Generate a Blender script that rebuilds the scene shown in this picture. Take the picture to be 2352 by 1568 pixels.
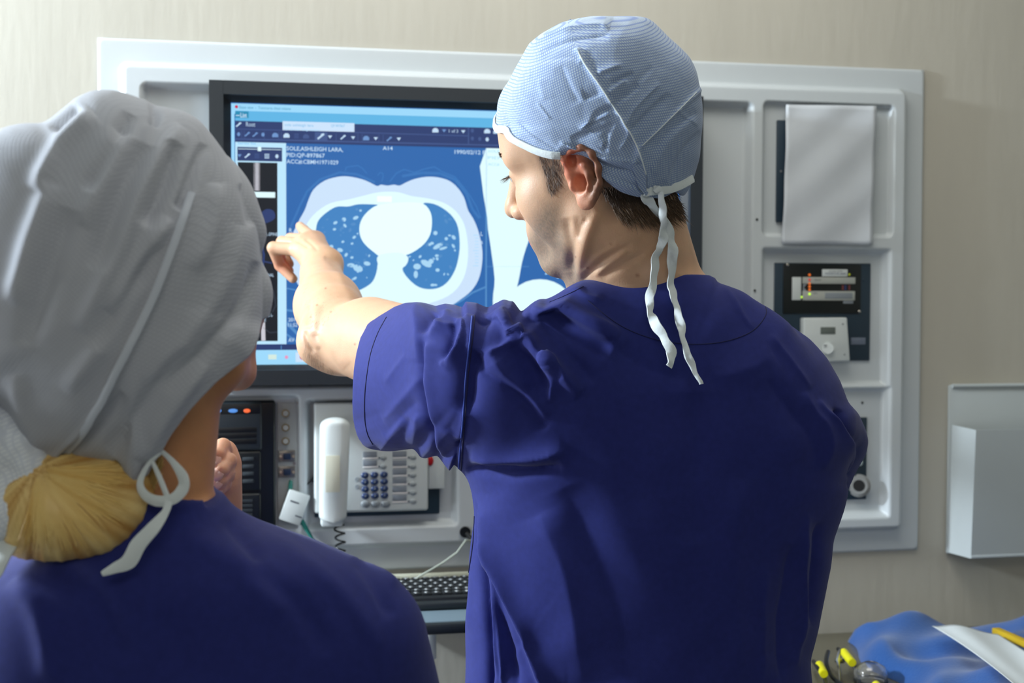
import bpy, bmesh, math, random
import numpy as np
from mathutils import Vector, Matrix
from mathutils.bvhtree import BVHTree
import openvdb

random.seed(7); RNG = np.random.default_rng(7)
SC = bpy.context.scene
for o in list(bpy.data.objects):
    bpy.data.objects.remove(o)
COL = SC.collection

# ------------------------------------------------------------------ camera
FPX = 3267.0                      # 50 mm lens on a 2352 px wide frame
CAM = np.array([0.0, -2.25, 1.55])
YAW, PITCH, ROLL = 0.21068, -0.03584, 0.0036
def cam_axes(yaw):
    F = np.array([math.sin(yaw)*math.cos(PITCH), math.cos(yaw)*math.cos(PITCH), math.sin(PITCH)])
    R = np.cross(F, [0, 0, 1]); R /= np.linalg.norm(R); U = np.cross(R, F)
    return (R*math.cos(ROLL)+U*math.sin(ROLL), -R*math.sin(ROLL)+U*math.cos(ROLL), F)
CR, CU, CF = cam_axes(YAW)        # world axes
LR, LU, LF = cam_axes(0.0)        # the same in the room frame turned by the yaw (used for the two people)
cd = bpy.data.cameras.new('camera'); cam = bpy.data.objects.new('camera', cd); COL.objects.link(cam)
cam.matrix_world = Matrix(((CR[0], CU[0], -CF[0], CAM[0]), (CR[1], CU[1], -CF[1], CAM[1]), (CR[2], CU[2], -CF[2], CAM[2]), (0, 0, 0, 1)))
cd.lens = 50.0; cd.sensor_width = 36.0; cd.clip_start = 0.05
cd.dof.use_dof = True; cd.dof.focus_distance = 1.47; cd.dof.aperture_fstop = 7.5
SC.camera = cam
#@CAMTEST

# ------------------------------------------------------------------ light and exposure
SC.view_settings.view_transform = 'Standard'; SC.view_settings.look = 'None'
SC.view_settings.gamma = 1.0; SC.view_settings.exposure = 0.0; SC.view_settings.use_curve_mapping = False
w = bpy.data.worlds.new('world'); SC.world = w; w.use_nodes = True
w.node_tree.nodes['Background'].inputs[0].default_value = (0.55, 0.6, 0.65, 1)
w.node_tree.nodes['Background'].inputs[1].default_value = 0.25
def l2w(p):                       # yaw frame -> world
    ca, sa = math.cos(YAW), math.sin(YAW)
    p = np.asarray(p, float)
    return np.stack([CAM[0]+p[..., 0]*ca+p[..., 1]*sa, CAM[1]+p[..., 1]*ca-p[..., 0]*sa, p[..., 2]], -1)
def area_light(name, pos, target, size, power, color, shape='DISK', size_y=None):
    ld = bpy.data.lights.new(name, 'AREA'); ld.shape = shape; ld.size = size
    if size_y: ld.size_y = size_y
    ld.energy = power; ld.color = color
    o = bpy.data.objects.new(name, ld); COL.objects.link(o); o.location = Vector(pos)
    o.rotation_euler = (Vector(target)-Vector(pos)).to_track_quat('-Z', 'Y').to_euler()
    return o
area_light('key_lamp', l2w((-1.95, 1.54, 2.15)), l2w((0.0, 1.85, 1.45)), 0.22, 70, (0.80, 0.91, 1.0))
area_light('ceiling_fill', l2w((0.15, 1.62, 2.62)), l2w((0.3, 2.1, 0.9)), 0.9, 8.5, (1.0, 0.96, 0.87), 'RECTANGLE', 0.6)  # added unseen top fill that brightens the wall and panel
area_light('ceiling_fill', l2w((0.1, -0.75, 2.62)), l2w((0.1, 1.0, 1.3)), 1.2, 8, (1.0, 0.96, 0.88), 'RECTANGLE', 0.6)  # added soft fill above and behind the camera, lifts the dark backs
area_light('ceiling_fill', l2w((-1.1, 1.75, 2.62)), l2w((-1.0, 2.2, 1.3)), 0.5, 5, (0.86, 0.94, 1.0), 'RECTANGLE', 0.4)  # added unseen cool fill for the left part of the wall

area_light('side_fill', l2w((-1.85, 1.25, 1.15)), l2w((0.4, 2.3, 1.15)), 0.7, 10, (0.88, 0.94, 1.0))  # added fill from the left at mid height, brightens the lower wall

# ------------------------------------------------------------------ pixel rays -> real positions
def ray_w(px, py):
    d = CR*(px-1176)/FPX + CU*(784-py)/FPX + CF
    return d
def W(px, py, y=0.0):             # point of the plane y=const (parallel to the wall) behind a pixel
    d = ray_w(px, py); t = (y-CAM[1])/d[1]
    return CAM + d*t
def H(px, py, z):                 # point of a horizontal plane
    d = ray_w(px, py); t = (z-CAM[2])/d[2]
    return CAM + d*t
def Lc(px, py, d):                # yaw-frame point at forward distance d
    r = LR*(px-1176)/FPX + LU*(784-py)/FPX + LF
    r = r*(d/r[1]); return np.array([r[0], r[1], r[2]+CAM[2]])
def proj_l(P):                    # yaw-frame points -> pixels
    q = P-np.array([0, 0, CAM[2]]); f = q@LF
    return np.stack([1176+FPX*(q@LR)/f, 784-FPX*(q@LU)/f], -1)

# ------------------------------------------------------------------ materials
MATS = {}
def S(r, g, b):                   # sRGB 0..255 -> linear
    f = lambda c: (c/255/12.92) if c/255 <= 0.04045 else ((c/255+0.055)/1.055)**2.4
    return (f(r), f(g), f(b), 1)
def mat(name, col, rough=0.5, metal=0.0, spec=0.5, noise=0.0, nscale=40, bump=0.0, bscale=200, sheen=0.0, coat=0.0,
        sss=0.0, trans=0.0, attr=None, stretch=None, bdist=0.001):
    if name in MATS: return MATS[name]
    m = bpy.data.materials.new(name); m.use_nodes = True; nt = m.node_tree; b = nt.nodes['Principled BSDF']
    b.inputs['Base Color'].default_value = col; b.inputs['Roughness'].default_value = rough
    b.inputs['Metallic'].default_value = metal; b.inputs['Specular IOR Level'].default_value = spec
    b.inputs['Sheen Weight'].default_value = sheen; b.inputs['Coat Weight'].default_value = coat
    b.inputs['Transmission Weight'].default_value = trans
    if sss:
        b.inputs['Subsurface Weight'].default_value = sss
        b.inputs['Subsurface Radius'].default_value = (1.0, 0.28, 0.12); b.inputs['Subsurface Scale'].default_value = 0.012
    tc = nt.nodes.new('ShaderNodeTexCoord'); src = tc.outputs['Object']
    if stretch:
        mp = nt.nodes.new('ShaderNodeMapping'); mp.inputs['Scale'].default_value = stretch
        nt.links.new(src, mp.inputs[0]); src = mp.outputs[0]
    base = None
    if attr:
        a = nt.nodes.new('ShaderNodeAttribute'); a.attribute_name = attr; base = a.outputs['Color']
        nt.links.new(base, b.inputs['Base Color'])
    if noise:
        n = nt.nodes.new('ShaderNodeTexNoise'); n.inputs['Scale'].default_value = nscale; n.inputs['Detail'].default_value = 5
        nt.links.new(src, n.inputs['Vector'])
        mr = nt.nodes.new('ShaderNodeMapRange'); mr.inputs[3].default_value = 1-noise; mr.inputs[4].default_value = 1+noise
        mr.inputs[1].default_value = 0.25; mr.inputs[2].default_value = 0.75
        nt.links.new(n.outputs['Fac'], mr.inputs[0])
        mx = nt.nodes.new('ShaderNodeVectorMath'); mx.operation = 'SCALE'
        if base: nt.links.new(base, mx.inputs[0])
        else: mx.inputs[0].default_value = col[:3]
        nt.links.new(mr.outputs[0], mx.inputs['Scale']); nt.links.new(mx.outputs[0], b.inputs['Base Color'])
    if bump:
        n2 = nt.nodes.new('ShaderNodeTexNoise'); n2.inputs['Scale'].default_value = bscale; n2.inputs['Detail'].default_value = 4
        nt.links.new(src, n2.inputs['Vector'])
        bp = nt.nodes.new('ShaderNodeBump'); bp.inputs['Strength'].default_value = bump; bp.inputs['Distance'].default_value = bdist
        nt.links.new(n2.outputs['Fac'], bp.inputs['Height']); nt.links.new(bp.outputs[0], b.inputs['Normal'])
    MATS[name] = m; return m
def emit(name, col, s=1.0):
    if name in MATS: return MATS[name]
    m = bpy.data.materials.new(name); m.use_nodes = True; b = m.node_tree.nodes['Principled BSDF']
    b.inputs['Base Color'].default_value = (0.01, 0.01, 0.012, 1); b.inputs['Roughness'].default_value = 0.35
    b.inputs['Specular IOR Level'].default_value = 0.2
    b.inputs['Emission Color'].default_value = col; b.inputs['Emission Strength'].default_value = s
    MATS[name] = m; return m

# ------------------------------------------------------------------ object helpers
def link(name, me, m=None, parent=None, label=None, cat=None, kind=None, group=None, smooth=False):
    o = bpy.data.objects.new(name, me); COL.objects.link(o)
    if m is not None: me.materials.append(m)
    if parent is not None: o.parent = parent
    if label: o['label'] = label
    if cat: o['category'] = cat
    if kind: o['kind'] = kind
    if group: o['group'] = group
    if smooth and len(me.polygons):
        me.polygons.foreach_set('use_smooth', [True]*len(me.polygons))
    return o
def thing(name, loc, label, cat, group=None, rotz=0.0):
    o = bpy.data.objects.new(name, None); COL.objects.link(o); o.location = Vector(loc); o.rotation_euler = (0, 0, rotz)
    o['label'] = label; o['category'] = cat; o.empty_display_size = 0.05
    if group: o['group'] = group
    return o
class MB:                          # collects shapes into one mesh; coordinates given in world, stored relative to org
    def __init__(s, org=(0, 0, 0)): s.bm = bmesh.new(); s.org = Vector(org)
    def _new(s, fn):
        n0 = len(s.bm.verts); r = fn(); s.bm.verts.ensure_lookup_table(); return s.bm.verts[n0:]
    def box(s, c, d, bev=0.0, rot=None, seg=2):
        t = bmesh.new(); bmesh.ops.create_cube(t, size=1.0)
        for v in t.verts: v.co = Vector((v.co.x*d[0], v.co.y*d[1], v.co.z*d[2]))
        if bev: bmesh.ops.bevel(t, geom=list(t.edges), offset=min(bev, min(d)*0.49), segments=seg, profile=0.5, affect='EDGES')
        M = Matrix.Translation(Vector(c)-s.org) @ (rot.to_4x4() if rot else Matrix.Identity(4))
        t.transform(M); s._merge(t); return s
    def _merge(s, t):
        me = bpy.data.meshes.new('t'); t.to_mesh(me); t.free(); s.bm.from_mesh(me); bpy.data.meshes.remove(me)
    def cyl(s, a, b, r, r2=None, seg=20, cap=True, bev=0):
        a = Vector(a)-s.org; b = Vector(b)-s.org; r2 = r if r2 is None else r2
        t = bmesh.new(); L = (b-a).length
        bmesh.ops.create_cone(t, cap_ends=cap, segments=seg, radius1=r, radius2=r2, depth=L)
        if bev: bmesh.ops.bevel(t, geom=[e for e in t.edges if abs(e.verts[0].co.z-e.verts[1].co.z) < 1e-7], offset=bev, segments=2, affect='EDGES')
        t.transform(Matrix.Translation((a+b)/2) @ (b-a).to_track_quat('Z', 'Y').to_matrix().to_4x4()); s._merge(t); return s
    def sph(s, c, r, seg=16, rot=None):
        t = bmesh.new(); bmesh.ops.create_uvsphere(t, u_segments=seg, v_segments=seg//2, radius=1.0)
        rr = r if hasattr(r, '__len__') else (r, r, r)
        M = Matrix.Translation(Vector(c)-s.org) @ (rot.to_4x4() if rot else Matrix.Identity(4)) @ Matrix.Diagonal((*rr, 1))
        t.transform(M); s._merge(t); return s
    def tube(s, pts, r, seg=8, flat=None):
        pts = [Vector(p)-s.org for p in pts]; n = len(pts); rs = r if hasattr(r, '__len__') else [r]*n
        rings = []; up = None
        for i in range(n):
            d = (pts[min(i+1, n-1)]-pts[max(i-1, 0)]).normalized()
            if up is None:
                up = Vector((0, 0, 1)) if abs(d.z) < 0.9 else Vector((1, 0, 0))
            x = d.cross(up).normalized(); up = x.cross(d).normalized()
            ring = []
            for k in range(seg):
                a = 2*math.pi*k/seg; ring.append(s.bm.verts.new(pts[i]+(x*math.cos(a)+up*math.sin(a)*(flat or 1))*rs[i]))
            rings.append(ring)
        for i in range(n-1):
            for k in range(seg):
                s.bm.faces.new((rings[i][k], rings[i][(k+1) % seg], rings[i+1][(k+1) % seg], rings[i+1][k]))
        s.bm.faces.new(rings[0][::-1]); s.bm.faces.new(rings[-1]); return s
    def poly(s, pts, th=None):     # flat polygon or prism in y
        vs = [s.bm.verts.new(Vector(p)-s.org) for p in pts]; f = s.bm.faces.new(vs)
        if th:
            r = bmesh.ops.extrude_face_region(s.bm, geom=[f])
            for v in r['geom']:
                if isinstance(v, bmesh.types.BMVert): v.co.y += th
        return s
    def build(s, name, m, parent=None, smooth=True, **kw):
        bmesh.ops.recalc_face_normals(s.bm, faces=s.bm.faces)
        me = bpy.data.meshes.new(name); s.bm.to_mesh(me); s.bm.free()
        o = link(name, me, m, parent, smooth=False, **kw)
        if smooth:
            me.polygons.foreach_set('use_smooth', [True]*len(me.polygons))
            me.set_sharp_from_angle(angle=math.radians(38))
        return o
def np_mesh(name, V, Fq):
    me = bpy.data.meshes.new(name); V = np.ascontiguousarray(V, np.float32); Fq = np.ascontiguousarray(Fq, np.int32)
    k = Fq.shape[1]; me.vertices.add(len(V)); me.vertices.foreach_set('co', V.ravel())
    me.loops.add(Fq.size); me.loops.foreach_set('vertex_index', Fq.ravel())
    me.polygons.add(len(Fq)); me.polygons.foreach_set('loop_start', np.arange(0, Fq.size, k, dtype=np.int32))
    me.polygons.foreach_set('use_smooth', np.ones(len(Fq), bool)); me.update(calc_edges=True); return me

# ================================================================== the room
m_wall = mat('wall_plaster', S(194, 190, 178), 0.75, noise=0.05, nscale=9, bump=0.25, bscale=60, stretch=(1, 1, 0.22), bdist=0.002)
m_floor = mat('vinyl_floor', S(120, 125, 130), 0.4, noise=0.05, nscale=30)
m_ceil = mat('ceiling_paint', S(205, 205, 200), 0.8, noise=0.02)
RX0, RX1, RY0, RY1, RZ = -2.6, 2.9, -3.9, 0.0, 2.7
def struct_box(name, c, d, m):
    return MB().box(c, d).build(name, m, smooth=False, kind='structure')
struct_box('wall_front', ((RX0+RX1)/2, RY1+0.05, RZ/2), (RX1-RX0+0.2, 0.1, RZ), m_wall)
struct_box('wall_rear', ((RX0+RX1)/2, RY0-0.05, RZ/2), (RX1-RX0+0.2, 0.1, RZ), m_wall)
struct_box('wall_left', (RX0-0.05, (RY0+RY1)/2, RZ/2), (0.1, RY1-RY0, RZ), m_wall)
struct_box('wall_right', (RX1+0.05, (RY0+RY1)/2, RZ/2), (0.1, RY1-RY0, RZ), m_wall)
struct_box('floor', ((RX0+RX1)/2, (RY0+RY1)/2, -0.05), (RX1-RX0+0.2, RY1-RY0+0.2, 0.1), m_floor)
struct_box('ceiling', ((RX0+RX1)/2, (RY0+RY1)/2, RZ+0.05), (RX1-RX0+0.2, RY1-RY0+0.2, 0.1), m_ceil)

# ------------------------------------------------------------------ moulded white panel
m_abs = mat('panel_plastic', S(203, 210, 214), 0.38, noise=0.015, nscale=6, bump=0.05, bscale=30)
P0 = W(225, 87, -0.006); P1 = W(2125, 160, -0.006); P2 = W(2109, 1262, -0.006); P3 = W(232, 1333, -0.006)
PX0, PX1 = (P0[0]+P3[0])/2, (P1[0]+P2[0])/2; PZ1, PZ0 = (P0[2]+P1[2])/2, (P2[2]+P3[2])/2
def wx(px, py, y=-0.02): return W(px, py, y)[0]
def wz(px, py, y=-0.02): return W(px, py, y)[2]
def rrect(X, Z, x0, x1, z0, z1, r):
    cx, cz, hx, hz = (x0+x1)/2, (z0+z1)/2, (x1-x0)/2-r, (z1-z0)/2-r
    qx, qz = np.abs(X-cx)-hx, np.abs(Z-cz)-hz
    return np.hypot(np.maximum(qx, 0), np.maximum(qz, 0))+np.minimum(np.maximum(qx, qz), 0)-r
def sstep(t): t = np.clip(t, 0, 1); return t*t*(3-2*t)
plateau = (wx(277, 300), wx(2082, 600), wz(2000, 1219), wz(1000, 167), 0.012)
# recess: x0,x1,z0,z1,radius,depth,bevel
FL = 0.006
recs = [
 (wx(322, 300), wx(1728, 500), wz(700, 893), wz(1680, 232), 0.012, 0.020, 0.010),      # monitor well
 (wx(1750, 400), wx(2052, 400), wz(1900, 544), wz(1900, 236), 0.010, 0.012, 0.005),    # notice recess
 (wx(1746, 700), wx(2046, 700), wz(1980, 893), wz(1900, 568), 0.006, 0.017, 0.013),    # control recess
 (wx(1746, 1000), wx(2046, 1000), wz(1960, 1192), wz(1980, 884), 0.006, 0.017, 0.013), # socket recess
 (wx(700, 1000), wx(1054, 1100), wz(900, 1213), wz(760, 914), 0.008, 0.017, 0.011),    # telephone recess
 (wx(330, 1000), wx(690, 1100), wz(600, 1232), wz(600, 906), 0.008, 0.010, 0.006),     # intercom recess
]
def panel_h(X, Z):
    d = rrect(X, Z, PX0, PX1, PZ0, PZ1, 0.008)
    h = FL*sstep((0.002-d)/0.004)
    d = rrect(X, Z, *plateau)
    h = h + 0.017*sstep((0.002-d)/0.009)
    for (x0, x1, z0, z1, r, dep, bev) in recs:
        d = rrect(X, Z, x0, x1, z0, z1, r); h = h - dep*sstep((-d)/bev)
    return h
nx, nz = 560, 360
xs = np.linspace(PX0-0.001, PX1+0.001, nx); zs = np.linspace(PZ0-0.001, PZ1+0.001, nz)
X, Z = np.meshgrid(xs, zs); Hh = np.maximum(panel_h(X, Z), 0.0005)
# slight sag and ripple of the sheet
Hh = Hh + 0.0006*np.sin(X*9)*np.sin(Z*7+1)*(Hh > 0.004)
V = np.stack([X, -Hh, Z], -1).reshape(-1, 3)
idx = np.arange(nx*nz).reshape(nz, nx)
Fq = np.stack([idx[:-1, :-1], idx[:-1, 1:], idx[1:, 1:], idx[1:, :-1]], -1).reshape(-1, 4)
porg = np.array([PX0, 0, PZ0])
panel = thing('service_panel', porg, 'large white moulded plastic service panel on the beige wall with recessed bays', 'panel')
V2 = V-porg
link('moulded_sheet', np_mesh('moulded_sheet', V2, Fq), m_abs, panel)
m_dark = mat('dark_plastic', S(34, 40, 44), 0.35, noise=0.03)
m_screw = mat('screw_metal', S(150, 150, 155), 0.3, metal=1)
mb = None
for (px, py) in ((1738, 504), (1733, 667), (712, 885), (1990, 926)):
    p = W(px, py, -0.022); hh = float(panel_h(np.array([p[0]]), np.array([p[2]]))[0])
    MB(porg).cyl((p[0], -hh+0.001, p[2]), (p[0], -hh-0.0012, p[2]), 0.0021, seg=10).build('screw', m_dark, panel)
def surf(px, py):                 # point on the panel's surface behind a pixel
    y = -0.02
    for _ in range(4):
        p = W(px, py, y); y = -float(panel_h(np.array([p[0]]), np.array([p[2]]))[0])
    return W(px, py, y)

# ------------------------------------------------------------------ the monitor
YB = -0.062                       # front of the bezel
m_bez = mat('monitor_bezel', S(40, 46, 52), 0.45, noise=0.03, nscale=100)
m_bez2 = mat('monitor_inner_bevel', S(18, 22, 30), 0.3)
a, b = W(480, 185, YB), W(1606, 873, YB)
mon = thing('wall_monitor', ((a[0]+b[0])/2, -0.003, (a[2]+b[2])/2), 'large dark framed medical monitor in the white panel showing a chest scan', 'monitor')
MO = mon.location
YS = -0.050
sx0, sz1 = W(530, 235, YS)[0], W(530, 235, YS)[2]; sx1 = b[0]-(sx0-a[0]); sz0 = W(700, 835, YS)[2]
def frame_mesh(o0, o1, i0, i1, y0, y1, org):    # rectangular frame, outer rect at y0, inner at y1
    mbx = MB(org); v = []
    def ring(x0, z0, x1, z1, y): return [mbx.bm.verts.new(Vector((x, y, z))-mbx.org) for x, z in ((x0, z0), (x1, z0), (x1, z1), (x0, z1))]
    A = ring(o0[0], o0[1], o1[0], o1[1], y0); B = ring(i0[0], i0[1], i1[0], i1[1], y1)
    for k in range(4): mbx.bm.faces.new((A[k], A[(k+1) % 4], B[(k+1) % 4], B[k]))
    return mbx, A, B
bx0 = W(513, 400, YB)[0]; bz1 = W(513, 217, YB)[2]; bz0 = W(700, 849, YB)[2]; bx1 = b[0]-(bx0-a[0])
mbx = MB(MO)
for (x0, z0, x1, z1) in ((a[0], b[2], bx0, a[2]), (bx1, b[2], b[0], a[2]), (bx0, bz1, bx1, a[2]), (bx0, b[2], bx1, bz0)):
    mbx.box(((x0+x1)/2, (YB-0.012)/2-0.006, (z0+z1)/2), (x1-x0+0.0004, -YB-0.006, z1-z0+0.0004))
mbx.build('bezel', m_bez, mon, smooth=False)
mbx, A, B = frame_mesh((bx0, bz0), (bx1, bz1), (sx0, sz0), (sx1, sz1), YB+0.001, YS, MO)
mbx.build('inner_bevel', m_bez2, mon, smooth=False)
MB(MO).box(((a[0]+b[0])/2, -0.027, (a[2]+b[2])/2), (b[0]-a[0]-0.006, 0.040, a[2]-b[2]-0.006)).build('back_housing', m_bez, mon, smooth=False)

SG = 1.0
e_main = emit('screen_mid_blue', S(46, 104, 174)); e_lung = emit('screen_lung_blue', S(66, 132, 196))
e_wht = emit('screen_white', S(222, 250, 255), 1.05); e_tis = emit('screen_pale', S(205, 228, 252)); e_bar = emit('screen_bar_blue', S(158, 218, 252)); e_col = emit('screen_column', S(190, 232, 255))
e_bar2 = emit('screen_cyan', S(96, 182, 230)); e_navy = emit('screen_navy', S(44, 62, 112)); e_navy2 = emit('screen_slate', S(66, 88, 140))
e_blk = emit('screen_black', S(24, 30, 38)); e_teal = emit('screen_teal', S(38, 140, 180)); e_red = emit('screen_red', S(205, 40, 80))
e_line = emit('screen_line', S(84, 142, 200)); e_txt = emit('screen_text', S(196, 224, 248)); e_dim = emit('screen_dim_text', S(110, 150, 205))
e_haze = emit('screen_faint', S(58, 118, 186)); e_spot = emit('screen_vessel', S(170, 215, 245)); e_bone = emit('screen_bone', S(205, 205, 215))
def SP(px, py, lay): return W(px, py, YS-0.0003*lay)
screen = MB(MO).box(((sx0+sx1)/2, YS+0.002, (sz0+sz1)/2), (sx1-sx0, 0.004, sz1-sz0)).build('screen', e_main, mon, smooth=False)
def srect(mb, l, x0, y0, x1, y1):
    p, q = SP(x0, y0, l), SP(x1, y1, l); y = p[1]
    mb.poly([(p[0], y, p[2]), (q[0], y, p[2]), (q[0], y, q[2]), (p[0], y, q[2])])
def spoly(mb, l, pts, sub=3):
    P = np.array([SP(x, y, l) for x, y in pts])
    if sub > 1:                    # closed Catmull-Rom
        n = len(P); out = []
        for i in range(n):
            p0, p1, p2, p3 = P[i-1], P[i], P[(i+1) % n], P[(i+2) % n]
            for k in range(sub):
                t = k/sub; out.append(0.5*((2*p1)+(-p0+p2)*t+(2*p0-5*p1+4*p2-p3)*t*t+(-p0+3*p1-3*p2+p3)*t**3))
        P = out
    mb.poly([tuple(p) for p in P])
def sline(mb, l, pts, wpx):
    P = [SP(x, y, l) for x, y in pts]; hw = wpx*0.00034
    for i in range(len(P)-1):
        p, q = P[i], P[i+1]; d = np.array([q[0]-p[0], 0, q[2]-p[2]]); L = np.linalg.norm(d)
        if L < 1e-6: continue
        n = np.array([-d[2], 0, d[0]])/L*hw; e = d/L*hw*0.5
        mb.poly([tuple(p-n-e), tuple(q-n+e), tuple(q+n+e), tuple(p+n-e)])
def sell(mb, l, cx, cy, rx, ry, rot=0, n=12):
    spoly(mb, l, [(cx+rx*math.cos(t)*math.cos(rot)-ry*math.sin(t)*math.sin(rot), cy+rx*math.cos(t)*math.sin(rot)+ry*math.sin(t)*math.cos(rot)) for t in np.linspace(0, 2*math.pi, n, endpoint=False)], 1)
def stext(txt, x0, y0, x1, hpx, m, lay, parent, name='screen_text', bold=0.0, surface=None):
    cu = bpy.data.curves.new('t', 'FONT'); cu.body = txt; cu.size = 1.0; cu.offset = bold; cu.resolution_u = 2
    o = bpy.data.objects.new('t', cu); COL.objects.link(o); dg = bpy.context.evaluated_depsgraph_get()
    me = bpy.data.meshes.new_from_object(o.evaluated_get(dg)); bpy.data.objects.remove(o)
    n = len(me.vertices); V = np.zeros(n*3, np.float32); me.vertices.foreach_get('co', V); V = V.reshape(-1, 3)
    f = surface or (lambda x, y: SP(x, y, lay))
    p = np.array(f(x0, y0)); q = np.array(f(x1, y0)); h = hpx*0.00064
    V2 = np.zeros_like(V); wd = V[:, 0].max()-V[:, 0].min()
    po = np.array(parent.matrix_basis.translation) if parent.parent is None else np.array(parent.parent.matrix_basis.translation)
    V2[:, 0] = p[0]+(V[:, 0]-V[:, 0].min())/wd*(q[0]-p[0]); V2[:, 1] = p[1]; V2[:, 2] = p[2]+V[:, 1]/0.73*h
    V2 -= po
    me.vertices.foreach_set('co', V2.ravel()); me.update(); me.materials.clear()
    return link(name, me, m, parent)
mb = MB(MO)
srect(mb, 1, 531, 237, 540, 790); srect(mb, 1, 531, 237, 1600, 292); mb.build('window_border', e_bar, screen, smooth=False)
mb = MB(MO); srect(mb, 2, 540, 254, 1600, 308); mb.build('menu_bar', e_bar2, screen, smooth=False)
mb = MB(MO); srect(mb, 3, 540, 277, 1600, 352); mb.build('tool_bar', e_navy, screen, smooth=False)
mb = MB(MO); srect(mb, 4, 540, 255, 571, 271); mb.build('menu_tab', e_teal, screen, smooth=False)
mb = MB(MO); srect(mb, 4, 649, 278, 814, 303); mb.build('patient_field', e_tis, screen, smooth=False)
mb = MB(MO)
sline(mb, 4, [(540, 296), (648, 299)], 1.6); sline(mb, 4, [(815, 304), (1074, 312)], 2)
sline(mb, 4, [(540, 319), (1160, 334)], 3); sline(mb, 4, [(1076, 293), (1076, 331)], 2.5)
for x0 in (555, 561, 607, 640, 646, 772, 822, 832, 870, 880): sline(mb, 4, [(x0, 300+(x0-540)*.025), (x0, 318+(x0-540)*.025)], 1.2)
mb.build('tool_bar_lines', e_navy2, screen, smooth=False)
def icon(k, x, y, mbi, s=1.0):
    if k == 0: sell(mbi, 5, x, y, 4*s, 5*s, 0, 6)
    elif k == 1: spoly(mbi, 5, [(x-5*s, y-3*s), (x+5*s, y-3*s), (x, y+4*s)], 1)
    elif k == 2: sline(mbi, 5, [(x-5*s, y+4*s), (x+5*s, y-4*s)], 3*s); sell(mbi, 5, x+3*s, y-3*s, 3*s, 2*s)
    elif k == 3: spoly(mbi, 5, [(x-7*s, y+5*s), (x-7*s, y-1), (x-3*s, y-5*s), (x+3*s, y-5*s), (x+7*s, y-1), (x+7*s, y+5*s)], 1)
    elif k == 4:
        for q in (-4, 0, 4): sline(mbi, 5, [(x-5*s, y+q*s), (x+5*s, y+q*s)], 2*s)
for (k, x, y, mm) in [(0, 548, 308, e_dim), (2, 568, 308, e_dim), (2, 586, 309, e_dim), (0, 604, 309, e_dim), (3, 632, 310, e_dim), (3, 658, 311, e_txt), (4, 681, 312, e_navy2),
        (3, 703, 313, e_navy2), (1, 758, 314, e_txt), (2, 788, 315, e_txt), (1, 811, 316, e_txt), (3, 841, 317, e_dim), (1, 863, 318, e_txt), (2, 894, 319, e_dim), (1, 916, 319, e_txt),
        (3, 1000, 299, e_txt), (1, 1020, 300, e_dim), (1, 1064, 302, e_txt), (3, 1119, 301, e_txt), (3, 1140, 302, e_txt), (0, 1119, 320, e_txt), (0, 1085, 318, e_navy2), (0, 1102, 319, e_navy2), (0, 1085, 300, e_navy2),
        (2, 548, 286, e_txt)]:
    mbi = MB(MO); icon(k, x, y, mbi); mbi.build('tool_icon', mm, screen, smooth=False)
mb = MB(MO); srect(mb, 4, 723, 303, 752, 323); mb.build('active_tool', e_navy2, screen, smooth=False)
mbi = MB(MO); icon(2, 737, 313, mbi, 1.3); mbi.build('tool_icon', e_txt, screen, smooth=False)
stext('List', 552, 269, 567, 11, e_txt, 5, screen, bold=0.02); sline_mb = MB(MO); sline(sline_mb, 5, [(542, 265), (550, 265)], 2); sline_mb.build('tool_icon', e_txt, screen, smooth=False)
stext('Root', 565, 290, 586, 11, e_txt, 5, screen)
stext('1 of 3', 1031, 304, 1052, 8, e_txt, 5, screen)
mb = MB(MO); sell(mb, 4, 543, 245, 3.8, 3.8); mb.build('title_icon', e_red, screen, smooth=False)
stext('Exam view  -  Transverse chest volume', 550, 249, 668, 6.5, e_teal, 4, screen)
stext('sole ashleigh lara', 654, 289, 720, 6, e_bar2, 5, screen); stext('QP 897867', 760, 291, 792, 6, e_bar2, 5, screen)
stext('CT thorax  lung window', 654, 299, 735, 5, e_bar, 5, screen)
# left column
mb = MB(MO); srect(mb, 2, 540, 319, 658, 790); mb.build('series_column', e_col, screen, smooth=False)
stext('Series list', 546, 331, 588, 6, e_bar2, 4, screen)
mb = MB(MO); srect(mb, 3, 545, 337, 648, 371); mb.build('series_toolbar', e_navy, screen, smooth=False)
mb = MB(MO); srect(mb, 4, 547, 341, 646, 344.5); mb.build('slider_track', e_wht, screen, smooth=False)
mb = MB(MO); srect(mb, 5, 592, 337, 600, 347); mb.build('slider_knob', e_wht, screen, smooth=False)
for (k, x, mm) in ((1, 550, e_dim), (2, 568, e_txt), (4, 590, e_navy2), (4, 613, e_txt), (0, 636, e_txt)):
    mbi = MB(MO); icon(k, x, 357+(x-545)*.02, mbi); mbi.build('tool_icon', mm, screen, smooth=False)
mb = MB(MO); srect(mb, 3, 546, 372, 638, 783); mb.build('series_thumbnails', e_blk, screen, smooth=False)
mb = MB(MO)
for i in range(17):
    y = 374+i*3.75; srect(mb, 4, 586.5, y, 594, y+3.1); sline(mb, 4, [(582.5, y+1.6), (597, y+2.0)], 1.1)
mb.build('spine_thumbnail', e_bone, screen, smooth=False)
mb = MB(MO); srect(mb, 4, 566, 440, 632, 454); mb.build('thumbnail_caption', e_wht, screen, smooth=False)
mb = MB(MO); spoly(mb, 4, [(598, 492), (612, 480), (628, 484), (632, 500), (618, 510), (602, 512)]); mb.build('thumbnail_scan', e_navy, screen, smooth=False)
mb = MB(MO); sline(mb, 4, [(600, 560), (606, 585), (604, 610)], 5); sline(mb, 4, [(596, 598), (624, 604)], 3)
mb.build('thumbnail_scan', e_navy, screen, smooth=False)
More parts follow.
